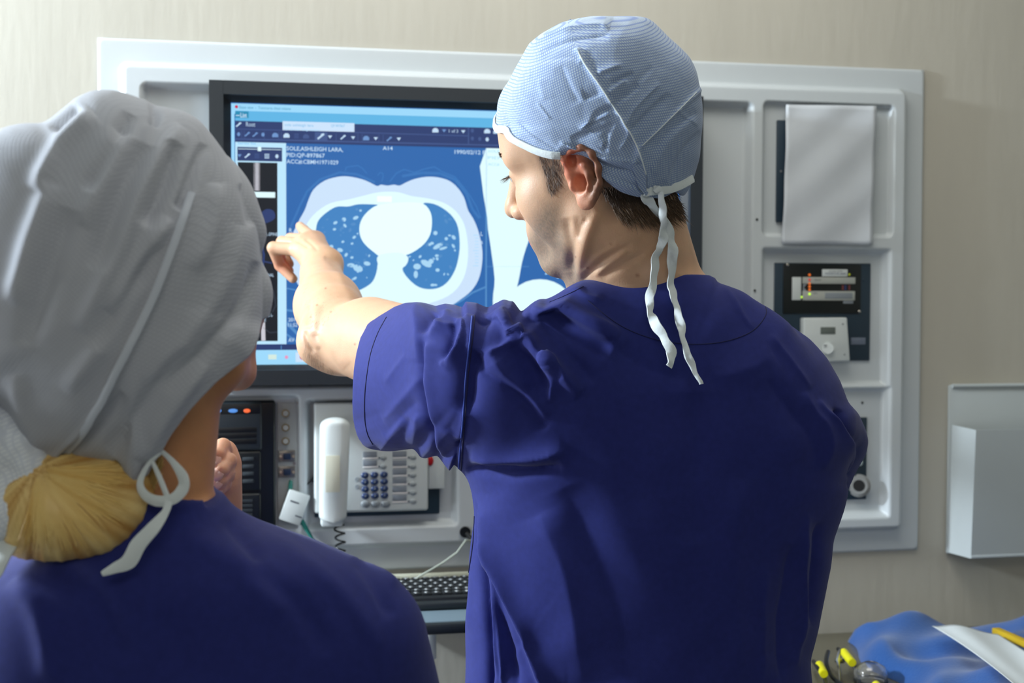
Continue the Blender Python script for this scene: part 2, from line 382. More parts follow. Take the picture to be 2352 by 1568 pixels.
mb = MB(MO); sline(mb, 4, [(612, 650), (628, 668), (634, 700), (626, 716)], 2); mb.build('thumbnail_scan', emit('screen_dark_gray', S(54, 62, 74)), screen, smooth=False); mb = MB(MO); sline(mb, 4, [(604, 752), (620, 764), (636, 762)], 2); mb.build('thumbnail_scan', emit('screen_dark_gray', S(54, 62, 74)), screen, smooth=False)
mb = MB(MO); sline(mb, 4, [(604, 742), (605, 780)], 9); mb.build('thumbnail_spine', e_bone, screen, smooth=False)
stext('AL L-SPINE', 598, 541, 638, 8, e_txt, 5, screen); stext('REGIONAL', 592, 635, 629, 8, e_txt, 5, screen); stext('SPINE', 592, 645, 611, 7, e_txt, 5, screen)
stext('AXIAL L-', 600, 727, 627, 8, e_txt, 5, screen); stext('SPINE', 592, 738, 611, 8, e_txt, 5, screen)
# main scan
view = screen
mb = MB(MO); srect(mb, 2, 1115.5, 335, 1118, 797); mb.build('view_divider', e_line, screen, smooth=False)
for P_, w_ in (([(1118, 612), (1215, 612)], 1.2), ([(1010, 716), (1030, 704), (1060, 690), (1085, 672), (1115, 659)], 4), ([(659, 662), (690, 668)], 3),
    ([(659, 712), (688, 716)], 5), ([(659, 742), (705, 788)], 7), ([(659, 768), (690, 790)], 4)):
    mb = MB(MO); sline(mb, 2, P_, w_); mb.build('table_line', e_line, screen, smooth=False)
mb = MB(MO)
sline(mb, 1, [(668, 520), (690, 470), (705, 440), (735, 412), (780, 396), (820, 400), (860, 418)], 5)
sline(mb, 1, [(793, 392), (795, 384), (806, 382), (822, 380), (832, 386), (842, 398)], 2.5)
sline(mb, 1, [(868, 402), (873, 396), (879, 398), (880, 406), (877, 416)], 2.5)
sline(mb, 1, [(896, 416), (910, 398), (928, 389), (952, 396), (975, 388), (998, 383), (1015, 394), (1045, 406), (1065, 430), (1080, 450), (1095, 475), (1104, 500)], 3)
sline(mb, 1, [(925, 404), (970, 397), (1010, 398), (1045, 412), (1072, 445), (1085, 480), (1100, 500)], 6)
mb.build('garment_outline', e_haze, screen, smooth=False)
body = [(664, 570), (668, 548), (676, 528), (690, 500), (700, 482), (708, 460), (720, 435), (745, 415), (775, 406), (800, 405), (830, 411), (850, 419), (866, 427), (875, 424), (890, 426), (905, 424), (918, 426), (932, 419), (952, 411), (978, 406), (1005, 407), (1032, 415), (1052, 432), (1066, 454), (1074, 480), (1080, 491), (1090, 508), (1100, 535), (1107, 568), (1108, 595), (1104, 625), (1096, 648), (1082, 668), (1060, 686), (1030, 704), (980, 716), (900, 722), (800, 716), (745, 704), (705, 680), (680, 645), (668, 610)]
mb = MB(MO); spoly(mb, 3, body); mb.build('scan_body', e_tis, screen, smooth=False)
inner = [(690, 580), (694, 545), (706, 512), (728, 486), (760, 466), (800, 458), (840, 448), (866, 442), (892, 440), (918, 442), (945, 450), (985, 456), (1020, 466), (1048, 486), (1066, 515), (1074, 555), (1074, 600), (1064, 640), (1040, 672), (1000, 692), (940, 704), (860, 704), (790, 694), (740, 672), (708, 640), (694, 610)]
mb = MB(MO); spoly(mb, 4, inner); mb.build('scan_chest_wall', e_wht, screen, smooth=False)
lungs = [[(727, 518), (736, 500), (758, 482), (776, 474), (800, 474), (822, 469), (850, 469), (868, 471), (850, 481), (833, 500), (826, 520), (828, 540), (838, 560), (855, 576), (876, 590), (868, 604), (865, 624), (856, 646), (840, 659), (820, 668), (804, 668), (785, 655), (755, 625), (735, 590), (726, 550)],
         [(972, 467), (996, 468), (1020, 480), (1040, 498), (1052, 522), (1056, 560), (1053, 592), (1045, 620), (1030, 645), (1010, 660), (985, 664), (962, 659), (943, 645), (928, 627), (925, 615), (934, 606), (938, 592), (932, 583), (952, 575), (972, 560), (986, 540), (992, 515), (989, 488)]]
for lg in lungs:
    mb = MB(MO); spoly(mb, 5, lg); mb.build('scan_lung', e_lung, screen, smooth=False)
def inside(pt, poly):
    x, y = pt; c = False; n = len(poly)
    for i in range(n):
        x1, y1 = poly[i]; x2, y2 = poly[(i+1) % n]
        if (y1 > y) != (y2 > y) and x < (x2-x1)*(y-y1)/(y2-y1)+x1: c = not c
    return c
mb = MB(MO); mb2 = MB(MO); rr = random.Random(3)
big = [(843, 605, 8, 5, .2), (822, 616, 12, 8, .4), (806, 609, 9, 5, 0), (781, 574, 7, 4.5, .3), (761, 566, 5, 4, 0), (789, 480, 0.1, .1, 0), (817, 500, 7, 4, -.4), (790, 504, 5, 5, 0), (815, 639, 5, 3, -.6), (979, 605, 14, 7, .5), (958, 612, 9, 7, 0), (1006, 565, 13, 5, -.5), (1018, 570, 10, 3, -.3), (1000, 535, 5, 5, 0), (1042, 545, 6, 4, .9), (990, 600, 6, 6, 0), (955, 630, 5, 9, 0), (1005, 620, 5, 4, 0), (1025, 548, 4, 4, 0)]
for (cx, cy, rx, ry, ro) in big: sell(mb, 6, cx, cy, rx, ry, ro, 9)
for lg in lungs:
    for i in range(170):
        x, y = rr.uniform(725, 1058), rr.uniform(468, 668)
        if inside((x, y), lg) and inside((x+6, y+6), lg) and inside((x-6, y-6), lg):
            s = rr.uniform(1.2, 3.6); sell(mb if rr.random() < .45 else mb2, 6, x, y, s*rr.uniform(1, 1.9), s, rr.uniform(-1.2, 1.2), 7)
mb.build('lung_vessels', e_spot, screen, smooth=False, kind='stuff'); mb2.build('lung_vessels', e_line, screen, smooth=False, kind='stuff')
mb = MB(MO); spoly(mb, 7, [(868, 471), (900, 466), (940, 464), (972, 468), (988, 486), (992, 512), (988, 538), (974, 560), (950, 578), (930, 586), (905, 588), (876, 590), (853, 574), (836, 558), (827, 540), (826, 518), (834, 498), (850, 481)])
mb.build('scan_heart', emit('screen_heart', S(228, 253, 255), 1.1), screen, smooth=False)
mb = MB(MO); srect(mb, 8, 866, 450, 900, 464); mb.build('scan_sternum', emit('screen_bright', S(235, 255, 255), 1.15), screen, smooth=False)
mb = MB(MO); spoly(mb, 8, [(866, 592), (880, 583), (915, 580), (934, 588), (937, 600), (926, 614), (900, 616), (872, 610)]); mb.build('scan_spine', e_wht, screen, smooth=False)
for (t, x, y, x1, h) in (('SOLE,ASHLEIGH LARA,', 658, 345, 788, 10), ('PID:QP-897867', 658, 360, 746, 10), ('ACC#:CBMH1971029', 658, 375, 777, 10), ('A14', 879, 344, 902, 9),
                         ('1990/02/12 F', 1044, 353, 1114, 10), ('R', 664, 533, 671, 10), ('L', 1104, 541, 1109, 10), ('5', 1104, 560, 1109, 7), ('2011', 662, 738, 683, 9), ('11:52', 662, 750, 683, 9), ('AV', 662, 785, 676, 10)):
    stext(t, x, y, x1, h, e_txt, 9, screen, bold=0.012)
mb = MB(MO)
for i in range(11): sline(mb, 8, [(1091 if i % 5 else 1087, 540+i*7), (1099, 540+i*7)], 1.2)
mb.build('scale_ticks', e_bar, screen, smooth=False)
# second view
mb = MB(MO); srect(mb, 1, 1118, 335, 1590, 797); mb.build('second_view', e_main, screen, smooth=False)
mb = MB(MO); spoly(mb, 2, [(1118, 336), (1330, 343), (1330, 430), (1240, 470), (1222, 530), (1202, 590), (1192, 640), (1180, 700), (1182, 760), (1140, 760), (1132, 690), (1136, 640), (1126, 560), (1119, 500)], 3)
sell(mb, 3, 1240, 705, 76, 64, 0, 28); mb.build('second_scan', e_wht, screen, smooth=False)
mb = MB(MO)
for i in range(90):
    x, y = rr.uniform(1222, 1560), rr.uniform(480, 690)
    if math.hypot((x-1240)/84, (y-705)/74) > 1: s = rr.uniform(1, 3.2); sell(mb, 3, x, y, s*1.5, s, rr.uniform(-1, 1), 7)
mb.build('second_scan_vessels', e_spot, screen, smooth=False, kind='stuff')
for (t, y) in (('SOLE', 350), ('PID', 365), ('ACC#', 380)): stext(t, 1121, y, 1147, 7, e_bar, 5, screen)
# status row and task bar
mb = MB(MO); srect(mb, 3, 531, 791, 1600, 803); mb.build('status_row', e_navy, screen, smooth=False)
sl = MB(MO); srect(sl, 4, 645, 793, 647, 802); sl.build('status_divider', e_line, screen, smooth=False)
mb = MB(MO); srect(mb, 4, 531, 804, 1600, 832); mb.build('task_bar', e_bar, screen, smooth=False)
mb = MB(MO); srect(mb, 5, 679, 809, 714, 831); mb.build('task_button', e_tis, screen, smooth=False)
mb = MB(MO); sell(mb, 6, 695.5, 819, 7, 7, 0, 16); mb.build('task_icon', e_red, screen, smooth=False)
stext('A', 692, 823.5, 699, 8, e_wht, 7, screen)
mb = MB(MO); sell(mb, 5, 658, 820, 4, 4); mb.build('task_icon', emit('screen_pink', S(236, 150, 190)), screen, smooth=False)
mb = MB(MO); srect(mb, 5, 616, 814, 635, 825); mb.build('task_icon', emit('screen_cream', S(214, 235, 225)), screen, smooth=False)

# ================================================================== things on the panel and wall
def pbox(mb, x0, y0, x1, y1, yb, yf, bev=0.001, rot=None, seg=2):
    p, q = W(x0, y0, yf), W(x1, y1, yf)
    mb.box(((p[0]+q[0])/2, (yb+yf)/2, (p[2]+q[2])/2), (abs(q[0]-p[0]), abs(yb-yf), abs(p[2]-q[2])), bev, rot, seg); return mb
def pc(px, py, y): return Vector(W(px, py, y))
def ftext(txt, x0, y0, x1, h, m, y, parent, name='lettering'): return stext(txt, x0, y0, x1, h, m, 0, parent, name=name, surface=lambda a, b: W(a, b, y))
m_white = mat('white_plastic', S(215, 222, 222), 0.35, noise=0.01)
m_grey = mat('grey_plastic', S(140, 148, 155), 0.4)
m_black = mat('black_rubber', S(16, 20, 24), 0.4)
m_chrome = mat('chrome', S(200, 195, 185), 0.2, metal=1)
m_ink = mat('grey_ink', S(90, 96, 104), 0.6)
m_slate = mat('slate_plate', S(36, 56, 72), 0.35, noise=0.03)
m_lblue = mat('key_blue', S(40, 62, 108), 0.35)

# --- notice sheet and the dark bar behind it
def floor_y(px, py): return surf(px, py)[1]
yN = floor_y(1800, 500)
o = W(1794, 510, yN); t = thing('viewing_slot', (o[0], yN, o[2]), 'dark vertical strip fixture half hidden behind the blank paper', 'strip')
mb = MB(t.location); pbox(mb, 1786, 275, 1880, 511, yN+0.001, yN-0.006, 0.002); mb.build('slot_plate', m_slate, t)
MB(t.location).cyl(pc(1794, 393, yN-0.005), pc(1794, 393, yN-0.0072), 0.002, seg=10).build('screw', m_screw, t)
# paper: a slightly curled sheet
def sheet(name, corners, y_fn, n=(24, 30), m=None, org=(0, 0, 0), **kw):
    c = [np.array(p) for p in corners]; V = []; nu, nv = n
    for j in range(nv+1):
        for i in range(nu+1):
            u, v = i/nu, j/nv
            p = c[0]*(1-u)*(1-v)+c[1]*u*(1-v)+c[2]*u*v+c[3]*(1-u)*v
            V.append(p+y_fn(u, v))
    V = np.array(V); idx = np.arange((nu+1)*(nv+1)).reshape(nv+1, nu+1)
    F = np.stack([idx[:-1, :-1], idx[1:, :-1], idx[1:, 1:], idx[:-1, 1:]], -1).reshape(-1, 4)
    ob = link(name, np_mesh(name, V-np.array(org), F), m, **kw); ob.location = Vector(org)
    s = ob.modifiers.new('thickness', 'SOLIDIFY'); s.thickness = 0.0004
    return ob
m_paper = mat('notice_paper', S(205, 211, 218), 0.65, noise=0.025, nscale=12, bump=0.3, bscale=18, bdist=0.004)
pcn = [W(1806, 240, -0.026), W(2014, 243, -0.026), W(2003, 562, -0.031), W(1796, 560, -0.030)]
sheet('notice_sheet', pcn, lambda u, v: np.array([0, 0.0016*math.sin(7*u+3*v)*v-0.004*math.sin(3.14*v)*(1-u)+0.0012*math.sin(15*(u*0.6+v)), 0]), m=m_paper,
      org=pcn[0], label='blank white paper sheet hanging over the upper right bay of the panel', cat='paper')

# --- control plate with meter and thermostat
yC = floor_y(1850, 700)
o = W(1890, 827, yC); t = thing('control_plate', (o[0], yC, o[2]), 'dark slate plate in the right bay carrying a black meter insert', 'plate')
pbox(MB(t.location), 1780, 603, 1998, 828, yC+0.001, yC-0.004, 0.0015).build('mounting_plate', m_slate, t)
pbox(MB(t.location), 1800, 605, 1977, 720, yC-0.002, yC-0.006, 0.001).build('black_insert', mat('black_insert', S(18, 24, 26), 0.3), t)
f = pbox(MB(t.location), 1820, 636, 1840, 689, yC-0.005, yC-0.0072, 0.0006).build('scale_window', m_white, t)
f = pbox(MB(t.location), 1844, 636, 1965, 652, yC-0.005, yC-0.008, 0.0008).build('meter_strip', mat('strip_grey', S(178, 182, 176), 0.4), t)
f2 = pbox(MB(t.location), 1844, 668, 1964, 690, yC-0.005, yC-0.008, 0.0008).build('meter_strip', m_grey, t); f2.data.materials.clear(); f2.data.materials.append(MATS['strip_grey'])
pbox(MB(t.location), 1895, 672, 1958, 686, yC-0.0075, yC-0.0084, 0.0003).build('strip_window', m_grey, t)
MB(t.location).poly([tuple(pc(1844, 652, yC-0.0062)), tuple(pc(1853, 652, yC-0.0062)), tuple(pc(1846, 660, yC-0.0062)), tuple(pc(1853, 668, yC-0.0062)), tuple(pc(1844, 668, yC-0.0062))], -0.001).build('meter_notch', m_grey, t)
pbox(MB(t.location), 1889, 618, 1947, 635, yC-0.005, yC-0.0076, 0.0006).build('rating_label', m_white, t)
pbox(MB(t.location), 1937, 690, 1960, 697, yC-0.005, yC-0.0066, 0.0003).build('small_label', m_grey, t)
for (px, py) in ((1809, 608), (1974, 715)):
    MB(t.location).sph(pc(px, py, yC-0.0062), (0.0026, 0.0012, 0.0026), 10).build('screw', m_chrome, t)
MB(t.location).sph(pc(1984, 643, yC-0.0042), (0.0018, 0.0008, 0.0018), 10).build('screw', m_slate, t)
led_o = emit('led_orange', S(225, 110, 40), 1.0); led_g = emit('led_green', S(190, 240, 60), 1.3)
for k in range(6):
    c = [led_o, emit('led_red', S(200, 60, 50)), led_o, led_o, led_o, led_g][k]
    y = [631, 642, 651, 658, 665, 675][k]
    MB(t.location).sph(pc(1859.5, y, yC-0.0085), (0.0022, 0.0012, 0.0022), 10).build('indicator_lamp', c, t)
MB(t.location).sph(pc(1841.5, 682, yC-0.0075), (0.0016, 0.001, 0.002), 8).build('indicator_lamp', led_g, t)
MB(t.location).sph(pc(1951, 630, yC-0.0075), (0.0018, 0.001, 0.002), 8).build('indicator_lamp', emit('led_yellow', S(150, 160, 30)), t)
for i, x in enumerate((1934, 1940, 1949)):
    pbox(MB(t.location), x, 654, x+4, 666, yC-0.0055, yC-0.0064, 0).build('coloured_band', mat('band_%d' % (i % 2), S(*((120, 60, 62) if i != 1 else (50, 60, 110))), 0.5), t)
ftext('TEMP', 1870, 645, 1886, 5, m_ink, yC-0.0082, t); ftext('SUPPLY', 1868, 675, 1878, 5, m_ink, yC-0.0082, t)
ftext('ISOLATED POWER', 1904, 624, 1935, 4, m_ink, yC-0.0078, t); ftext('MONITOR 240V', 1896, 630, 1944, 5, m_lblue, yC-0.0078, t)
pbox(MB(t.location), 1955, 775, 1988, 791, yC-0.0035, yC-0.005, 0.0003).build('name_tag', mat('tag_grey', S(110, 120, 138), 0.5), t)
# thermostat
yT = yC-0.003
o = W(1898, 829, yT); t = thing('thermostat', (o[0], yC-0.0045, o[2]), 'white wall thermostat with small grey display below the meter plate', 'thermostat')
mb = MB(t.location)
q = [W(1846, 730, yT-0.018), W(1946, 729, yT-0.018), W(1953, 829, yT-0.018), W(1846, 832, yT-0.018)]
mb.poly([(p[0], yC-0.0045, p[2]) for p in q][::-1], -0.017)
bmesh.ops.bevel(mb.bm, geom=[e for e in mb.bm.edges], offset=0.0025, segments=3, profile=0.5, affect='EDGES')
mb.build('case', m_white, t)
yF = yC-0.0215
pbox(MB(t.location), 1885, 751, 1919, 767, yF+0.001, yF-0.0006, 0.0003).build('display', mat('lcd', S(104, 112, 108), 0.25), t)
MB(t.location).cyl(pc(1902, 800, yF+0.001), pc(1902, 800, yF-0.005), 0.0098, seg=32, bev=0.001).build('dial', m_white, t)
pbox(MB(t.location), 1893, 792, 1899, 794, yF-0.004, yF-0.0056, 0).build('dial_mark', m_ink, t)
for (px, py) in ((1936, 744), (1940, 814)): MB(t.location).cyl(pc(px, py, yF+0.0005), pc(px, py, yF-0.0006), 0.0013, seg=8).build('indicator_dot', m_ink, t)

# --- socket plate (lower right bay)
yD = floor_y(2010, 1100)
o = W(1970, 1146, yD); t = thing('socket_plate', (o[0], yD, o[2]), 'dark plate with a round black port in the lower right bay', 'socket')
pbox(MB(t.location), 1880, 960, 1990, 1146, yD+0.001, yD-0.004, 0.001).build('backplate', m_slate, t)
MB(t.location).cyl(pc(1973, 1115, yD-0.003), pc(1973, 1115, yD-0.010), 0.0195, seg=36, bev=0.002).build('port_ring', mat('ring_grey', S(140, 142, 142), 0.35), t)
MB(t.location).cyl(pc(1973, 1115, yD-0.009), pc(1973, 1115, yD-0.0125), 0.0155, seg=32, bev=0.001).build('inner_ring', MATS['ring_grey'], t)
MB(t.location).cyl(pc(1973, 1115, yD-0.011), pc(1973, 1115, yD-0.0138), 0.0098, seg=28, bev=0.001).build('port_core', m_black, t)
MB(t.location).sph(pc(1976, 1062, yD-0.006), (0.005, 0.003, 0.006), 12).build('release_button', mat('pale_button', S(190, 205, 205), 0.3), t)

# --- intercom
yI = floor_y(660, 1000)
o = W(570, 1215, yI); t = thing('intercom_unit', (o[0], yI, o[2]), 'black intercom unit with blue and orange lamps left of the telephone', 'intercom')
yi = yI-0.022
pbox(MB(t.location), 430, 922, 634, 1216, yI+0.0005, yi, 0.005, seg=3).build('housing', mat('intercom_black', S(22, 28, 32), 0.28), t)
pbox(MB(t.location), 436, 926, 602, 1034, yi+0.004, yi-0.006, 0.004, seg=3).build('display_block', mat('intercom_grey', S(46, 54, 60), 0.3), t)
for k, y in enumerate((983, 996, 1010)):
    pbox(MB(t.location), 450, y, 590, y+9, yi-0.003, yi-0.0068, 0.001).build('display_slot', m_black, t)
pbox(MB(t.location), 440, 1038, 600, 1128, yi+0.004, yi-0.005, 0.004, seg=3).build('keypad_block', MATS['intercom_black'], t)
pbox(MB(t.location), 440, 1136, 600, 1208, yi+0.004, yi-0.005, 0.004, seg=3).build('speaker_block', MATS['intercom_grey'] if 0 else MATS['intercom_black'], t)
for c in range(4):
    for r in range(4):
        x = 455+c*34; y = 1050+r*17
        pbox(MB(t.location), x, y, x+26, y+8, yi-0.003, yi-0.0064, 0.001).build('intercom_key', mat('dim_key', S(58, 66, 72), 0.4), t)
for (px, mm) in ((535, emit('lamp_blue', S(90, 150, 230), 1.0)), (498, emit('lamp_blue', S(90, 150, 230))), (567, emit('lamp_orange', S(250, 110, 60), 1.1))):
    MB(t.location).sph(pc(px, 943, yi-0.0062), (0.0075 if px != 567 else 0.0055, 0.0015, 0.0032), 12).build('lamp_lens', mm, t)
pbox(MB(t.location), 500, 928, 598, 950, yi-0.003, yi-0.0065, 0.0006).build('lamp_strip', m_black, t)
for r in range(5): pbox(MB(t.location), 455, 1150+r*11, 580, 1154+r*11, yi-0.004, yi-0.0062, 0.0005).build('grille_bar', MATS['dim_key'], t)

# --- connector plate
yP = yI
o = W(660, 1210, yP); t = thing('connector_plate', (o[0], yP, o[2]), 'light grey strip of coaxial and computer sockets beside the black intercom', 'plate')
pbox(MB(t.location), 637, 925, 688, 1214, yP+0.0005, yP-0.003, 0.001).build('cover_plate', mat('plate_grey', S(178, 182, 182), 0.4), t)
m_brass = mat('brass', S(130, 118, 90), 0.3, metal=0.8)
for y in (949, 982, 1013):
    a_ = MB(t.location).cyl(pc(656, y, yP-0.002), pc(656, y, yP-0.012), 0.0062, seg=18, bev=0.0008).build('coaxial_socket', m_brass, t)
    MB(t.location).cyl(pc(656, y, yP-0.0118), pc(656, y, yP-0.0124), 0.0042, seg=14).build('socket_core', MATS['plate_grey'], a_)
for y in (1048, 1084):
    a_ = pbox(MB(t.location), 640, y-13, 679, y+12, yP-0.002, yP-0.006, 0.001).build('video_socket', mat('nickel', S(150, 146, 138), 0.3, metal=0.8), t)
    pbox(MB(t.location), 651, y-7, 668, y+7, yP-0.005, yP-0.009, 0.0012).build('socket_face', mat('vga_blue', S(30, 50, 80), 0.4), a_)
    for x in (644.5, 674): MB(t.location).cyl(pc(x, y, yP-0.005), pc(x, y, yP-0.010), 0.0022, seg=8).build('post', m_chrome, a_)
for (x, y) in ((685, 925), (676, 1064)): MB(t.location).cyl(pc(x, y, yP-0.001), pc(x, y, yP-0.004), 0.0025, seg=8).build('screw', m_screw, t)
# --- adapter box on a green cable
m_green = mat('green_cable', S(30, 120, 110), 0.4)
A = pc(676, 1164, yP-0.014)
t = thing('network_adapter', (A.x, yP-0.003, A.z-0.03), 'small tilted white adapter box hanging on a green cable beside the telephone', 'adapter')
rt = Matrix.Rotation(math.radians(-20), 3, 'Y')
MB(t.location).box(A, (0.034, 0.016, 0.049), 0.002, rot=rt.inverted()).build('adapter_body', m_white, t)
MB(t.location).box(A+Vector((0.0, -0.0083, 0.009)), (0.014, 0.0006, 0.0022), 0, rot=rt.inverted()).build('print_line', m_ink, t)
MB(t.location).box(A+Vector((0.006, -0.0083, -0.014)), (0.011, 0.0006, 0.002), 0, rot=rt.inverted()).build('print_line', m_ink, t)
MB(t.location).tube([pc(668, 1104, yP-0.006), pc(667, 1116, yP-0.011), pc(666, 1130, yP-0.013)], [0.003, 0.0035, 0.003]).build('upper_lead', m_green, t)
MB(t.location).tube([pc(692, 1196, yP-0.014), pc(702, 1212, yP-0.015), pc(716, 1235, yP-0.016), pc(730, 1256, yP-0.018), pc(745, 1290, yP-0.02), pc(752, 1350, yP-0.016)], [0.0042, 0.0036, 0.0022, 0.002, 0.002, 0.002]).build('lower_lead', m_green, t)

# --- telephone
yE = floor_y(1040, 1150)
o = W(860, 1180, yE); t = thing('wall_telephone', (o[0], yE, o[2]), 'white wall mounted telephone with handset and many keys below the monitor', 'telephone')
yp = yE-0.024
pbox(MB(t.location), 722, 930, 1010, 1180, yE+0.0005, yE-0.008, 0.002).build('wall_bracket', m_slate, t)
pbox(MB(t.location), 722, 926, 984, 1172, yE-0.008, yp, 0.004, seg=3).build('base', m_white, t)
pbox(MB(t.location), 984, 1000, 1022, 1122, yE-0.002, yE-0.016, 0.002).build('side_cover', m_white, t)
MB(t.location).sph(pc(988, 1058, yE-0.017), (0.0055, 0.003, 0.008), 12).build('red_button', mat('red_plastic', S(190, 20, 30), 0.3), t)['label'] = 'red side button'
# handset: long rounded bar with a thicker ear and mouth end
ht = MB(t.location); ys = yp
P = []
for s_ in (1-np.cos(np.linspace(0, np.pi, 40)))/2:
    px = 770+(-6)*s_; py = 958+(1196-958)*s_
    lift = 0.022+0.012*math.sin(math.pi*s_)-0.004*s_
    P.append((px, py, lift, s_))
rings = []
for (px, py, lift, s_) in P:
    c = pc(px, py, ys-lift); hw = 0.0235*math.sqrt(max(0.0004, 1-max(0, (0.10-s_)/0.10)**2.4))*math.sqrt(max(0.02, 1-max(0, (s_-0.94)/0.06)**3))*(1-0.10*s_); hd = 0.015+0.006*(abs(s_-0.5)*2)**3
    hd *= math.sqrt(max(0.0004, 1-max(0, (0.06-s_)/0.06)**2.2))
    rings.append([ht.bm.verts.new(c+Vector((math.copysign(abs(math.cos(q))**0.75, math.cos(q))*hw, math.copysign(abs(math.sin(q))**0.75, math.sin(q))*hd, 0))-ht.org) for q in np.linspace(0, 2*math.pi, 28, endpoint=False)])
for i in range(len(rings)-1):
    for k in range(28): ht.bm.faces.new((rings[i][k], rings[i][(k+1) % 28], rings[i+1][(k+1) % 28], rings[i+1][k]))
ht.bm.faces.new(rings[0][::-1]); ht.bm.faces.new(rings[-1])
hs = ht.build('handset', m_white, t)
q = pc(764, 1088, ys-0.0505)
MB(t.location).box(q, (0.022, 0.001, 0.056), 0.0006).build('number_card', mat('cream_card', S(222, 222, 204), 0.6), hs)
MB(t.location).box(pc(762, 1196, ys-0.014), (0.034, 0.02, 0.016), 0.004).build('cradle_foot', m_white, t)
yk = yp-0.001
for c in range(3):
    for r in range(4):
        x = 838+c*22+r*0.4; y = 1091+r*16-c*0.8
        k_ = MB(t.location).sph(pc(x, y, yk), (0.0063, 0.0030, 0.0050), 12).build('dial_key', m_lblue, t)
        MB(t.location).box(pc(x, y, yk-0.0032), (0.0022, 0.0006, 0.0026), 0).build('digit_mark', m_grey, k_)
    MB(t.location).sph(pc(840+c*23, 1157, yk), (0.0075, 0.0026, 0.0055), 12).build('soft_key', m_grey, t)
for (x, ys_) in ((902, (1042, 1063, 1083, 1103, 1123, 1143)), (834, (1043, 1063))):
    for y in ys_:
        kk = pbox(MB(t.location), x, y-6, x+32, y+6, yp+0.0005, yp-0.0012, 0.0004).build('name_window', mat('window_grey', S(138, 146, 156), 0.35), t)
        pbox(MB(t.location), x, y+8, x+34, y+11, yp+0.0005, yp-0.0008, 0.0002).build('name_strip', mat('strip_white', S(228, 226, 226), 0.5), kk)
        MB(t.location).sph(pc(x+47, y+8, yk+0.0004), (0.0055, 0.0020, 0.0036), 10).build('memory_key', mat('memory_grey', S(160, 168, 172), 0.35), t)
        MB(t.location).cyl(pc(x+37, y+8, yp+0.0005), pc(x+37, y+8, yp-0.001), 0.0014, seg=8).build('status_lamp', m_ink, t)
for y in (1100, 1117): MB(t.location).cyl(pc(820, y, yp+0.0005), pc(820, y, yp-0.0012), 0.0032, seg=12).build('volume_key', m_grey, t)
# coiled cord hanging from the handset
cp = []
for i in range(150):
    s_ = i/149; py = 1205+s_*150; ang = s_*2*math.pi*7.5
    c = pc(778+4*math.sin(s_*5), py, ys-0.012); cp.append(c+Vector((0.0075*math.cos(ang), 0.0075*math.sin(ang), 0)))
MB(t.location).tube(cp, 0.0016, seg=6).build('coiled_cord', m_black, t)
MB(t.location).poly([tuple(pc(704, 1114, yE-0.008)), tuple(pc(716, 1096, yE-0.008)), tuple(pc(725, 1080, yE-0.008)), tuple(pc(726, 1112, yE-0.008)), tuple(pc(716, 1106, yE-0.008))], -0.002).build('pointer_tab', m_black, t)['label'] = 'black pointed tab at the left edge'

# --- round black grommet and pale cable to the keyboard
yG = floor_y(1068, 1221)
g = pc(1068, 1221, yG)
t = thing('cable_grommet', (g.x, yG, g.z), 'round black cable grommet low on the panel with a plug in it', 'grommet')
MB(t.location).cyl(g+Vector((0, 0.001, 0)), g+Vector((0, -0.005, 0)), 0.0088, seg=24, bev=0.001).build('grommet_ring', m_black, t)
MB(t.location).cyl(g+Vector((0.002, -0.004, -0.002)), g+Vector((0.010, -0.018, -0.012)), 0.0038, seg=12).build('plug', m_black, t)
ob = MB((g.x, yG-0.02, g.z-0.02)).tube([g+Vector((0.010, -0.018, -0.012)), pc(1070, 1240, yG-0.03), pc(1050, 1268, yG-0.034), pc(1020, 1290, yG-0.03), pc(990, 1308, yG-0.03), pc(965, 1322, yG-0.03), pc(950, 1333, yG-0.028), pc(940, 1350, -0.05)], 0.0017).build('keyboard_cable', mat('cable_white', S(176, 184, 172), 0.45), None, label='thin pale cable running from the grommet down to the keyboard', cat='cable')
ob.location = Vector((g.x, yG-0.02, g.z-0.02))

# --- keyboard tray and keyboard
zk = W(985, 1330, -0.035)[2]
kx0, kx1 = W(800, 1330, -0.05)[0], W(1290, 1330, -0.05)[0]
kx0, kx1 = kx0+0.02, kx1
t = thing('keyboard_tray', ((kx0+kx1)/2, 0, zk-0.02), 'grey keyboard tray with pale back edge fixed to the wall under the panel', 'tray')
tz = zk-0.012
MB(t.location).box(((kx0+kx1)/2, -0.137, tz-0.007), (kx1-kx0, 0.255, 0.012), 0.003).build('tray_shelf', mat('tray_grey', S(104, 122, 134), 0.4), t)
MB(t.location).box(((kx0+kx1)/2, -0.022, tz+0.008), (kx1-kx0, 0.012, 0.022), 0.002).build('back_rail', mat('rail_cream', S(226, 230, 210), 0.4), t)
MB(t.location).box(((kx0+kx1)/2, -0.271, tz-0.010), (kx1-kx0, 0.013, 0.016), 0.004).build('front_lip', m_dark, t)
for x in (kx0+0.09, kx1-0.09): MB(t.location).box((x, -0.10, tz-0.045), (0.012, 0.19, 0.06), 0.003).build('bracket', m_white, t)
kb = thing('keyboard', ((kx0+kx1)/2, -0.125, tz), 'black keyboard with glossy domed keys lying on the wall tray', 'keyboard')
kxa, kxb = kx0+0.012, kx1-0.012
MB(kb.location).box(((kxa+kxb)/2, -0.105, tz+0.0072), (kxb-kxa, 0.142, 0.014), 0.004).build('keyboard_body', mat('keyboard_black', S(30, 34, 38), 0.35), kb)
MB(kb.location).box(((kxa+kxb)/2, -0.188, tz+0.0052), (kxb-kxa, 0.022, 0.010), 0.003).build('palm_rest', m_dark, kb)
m_key = mat('key_gloss', S(26, 30, 34), 0.3)
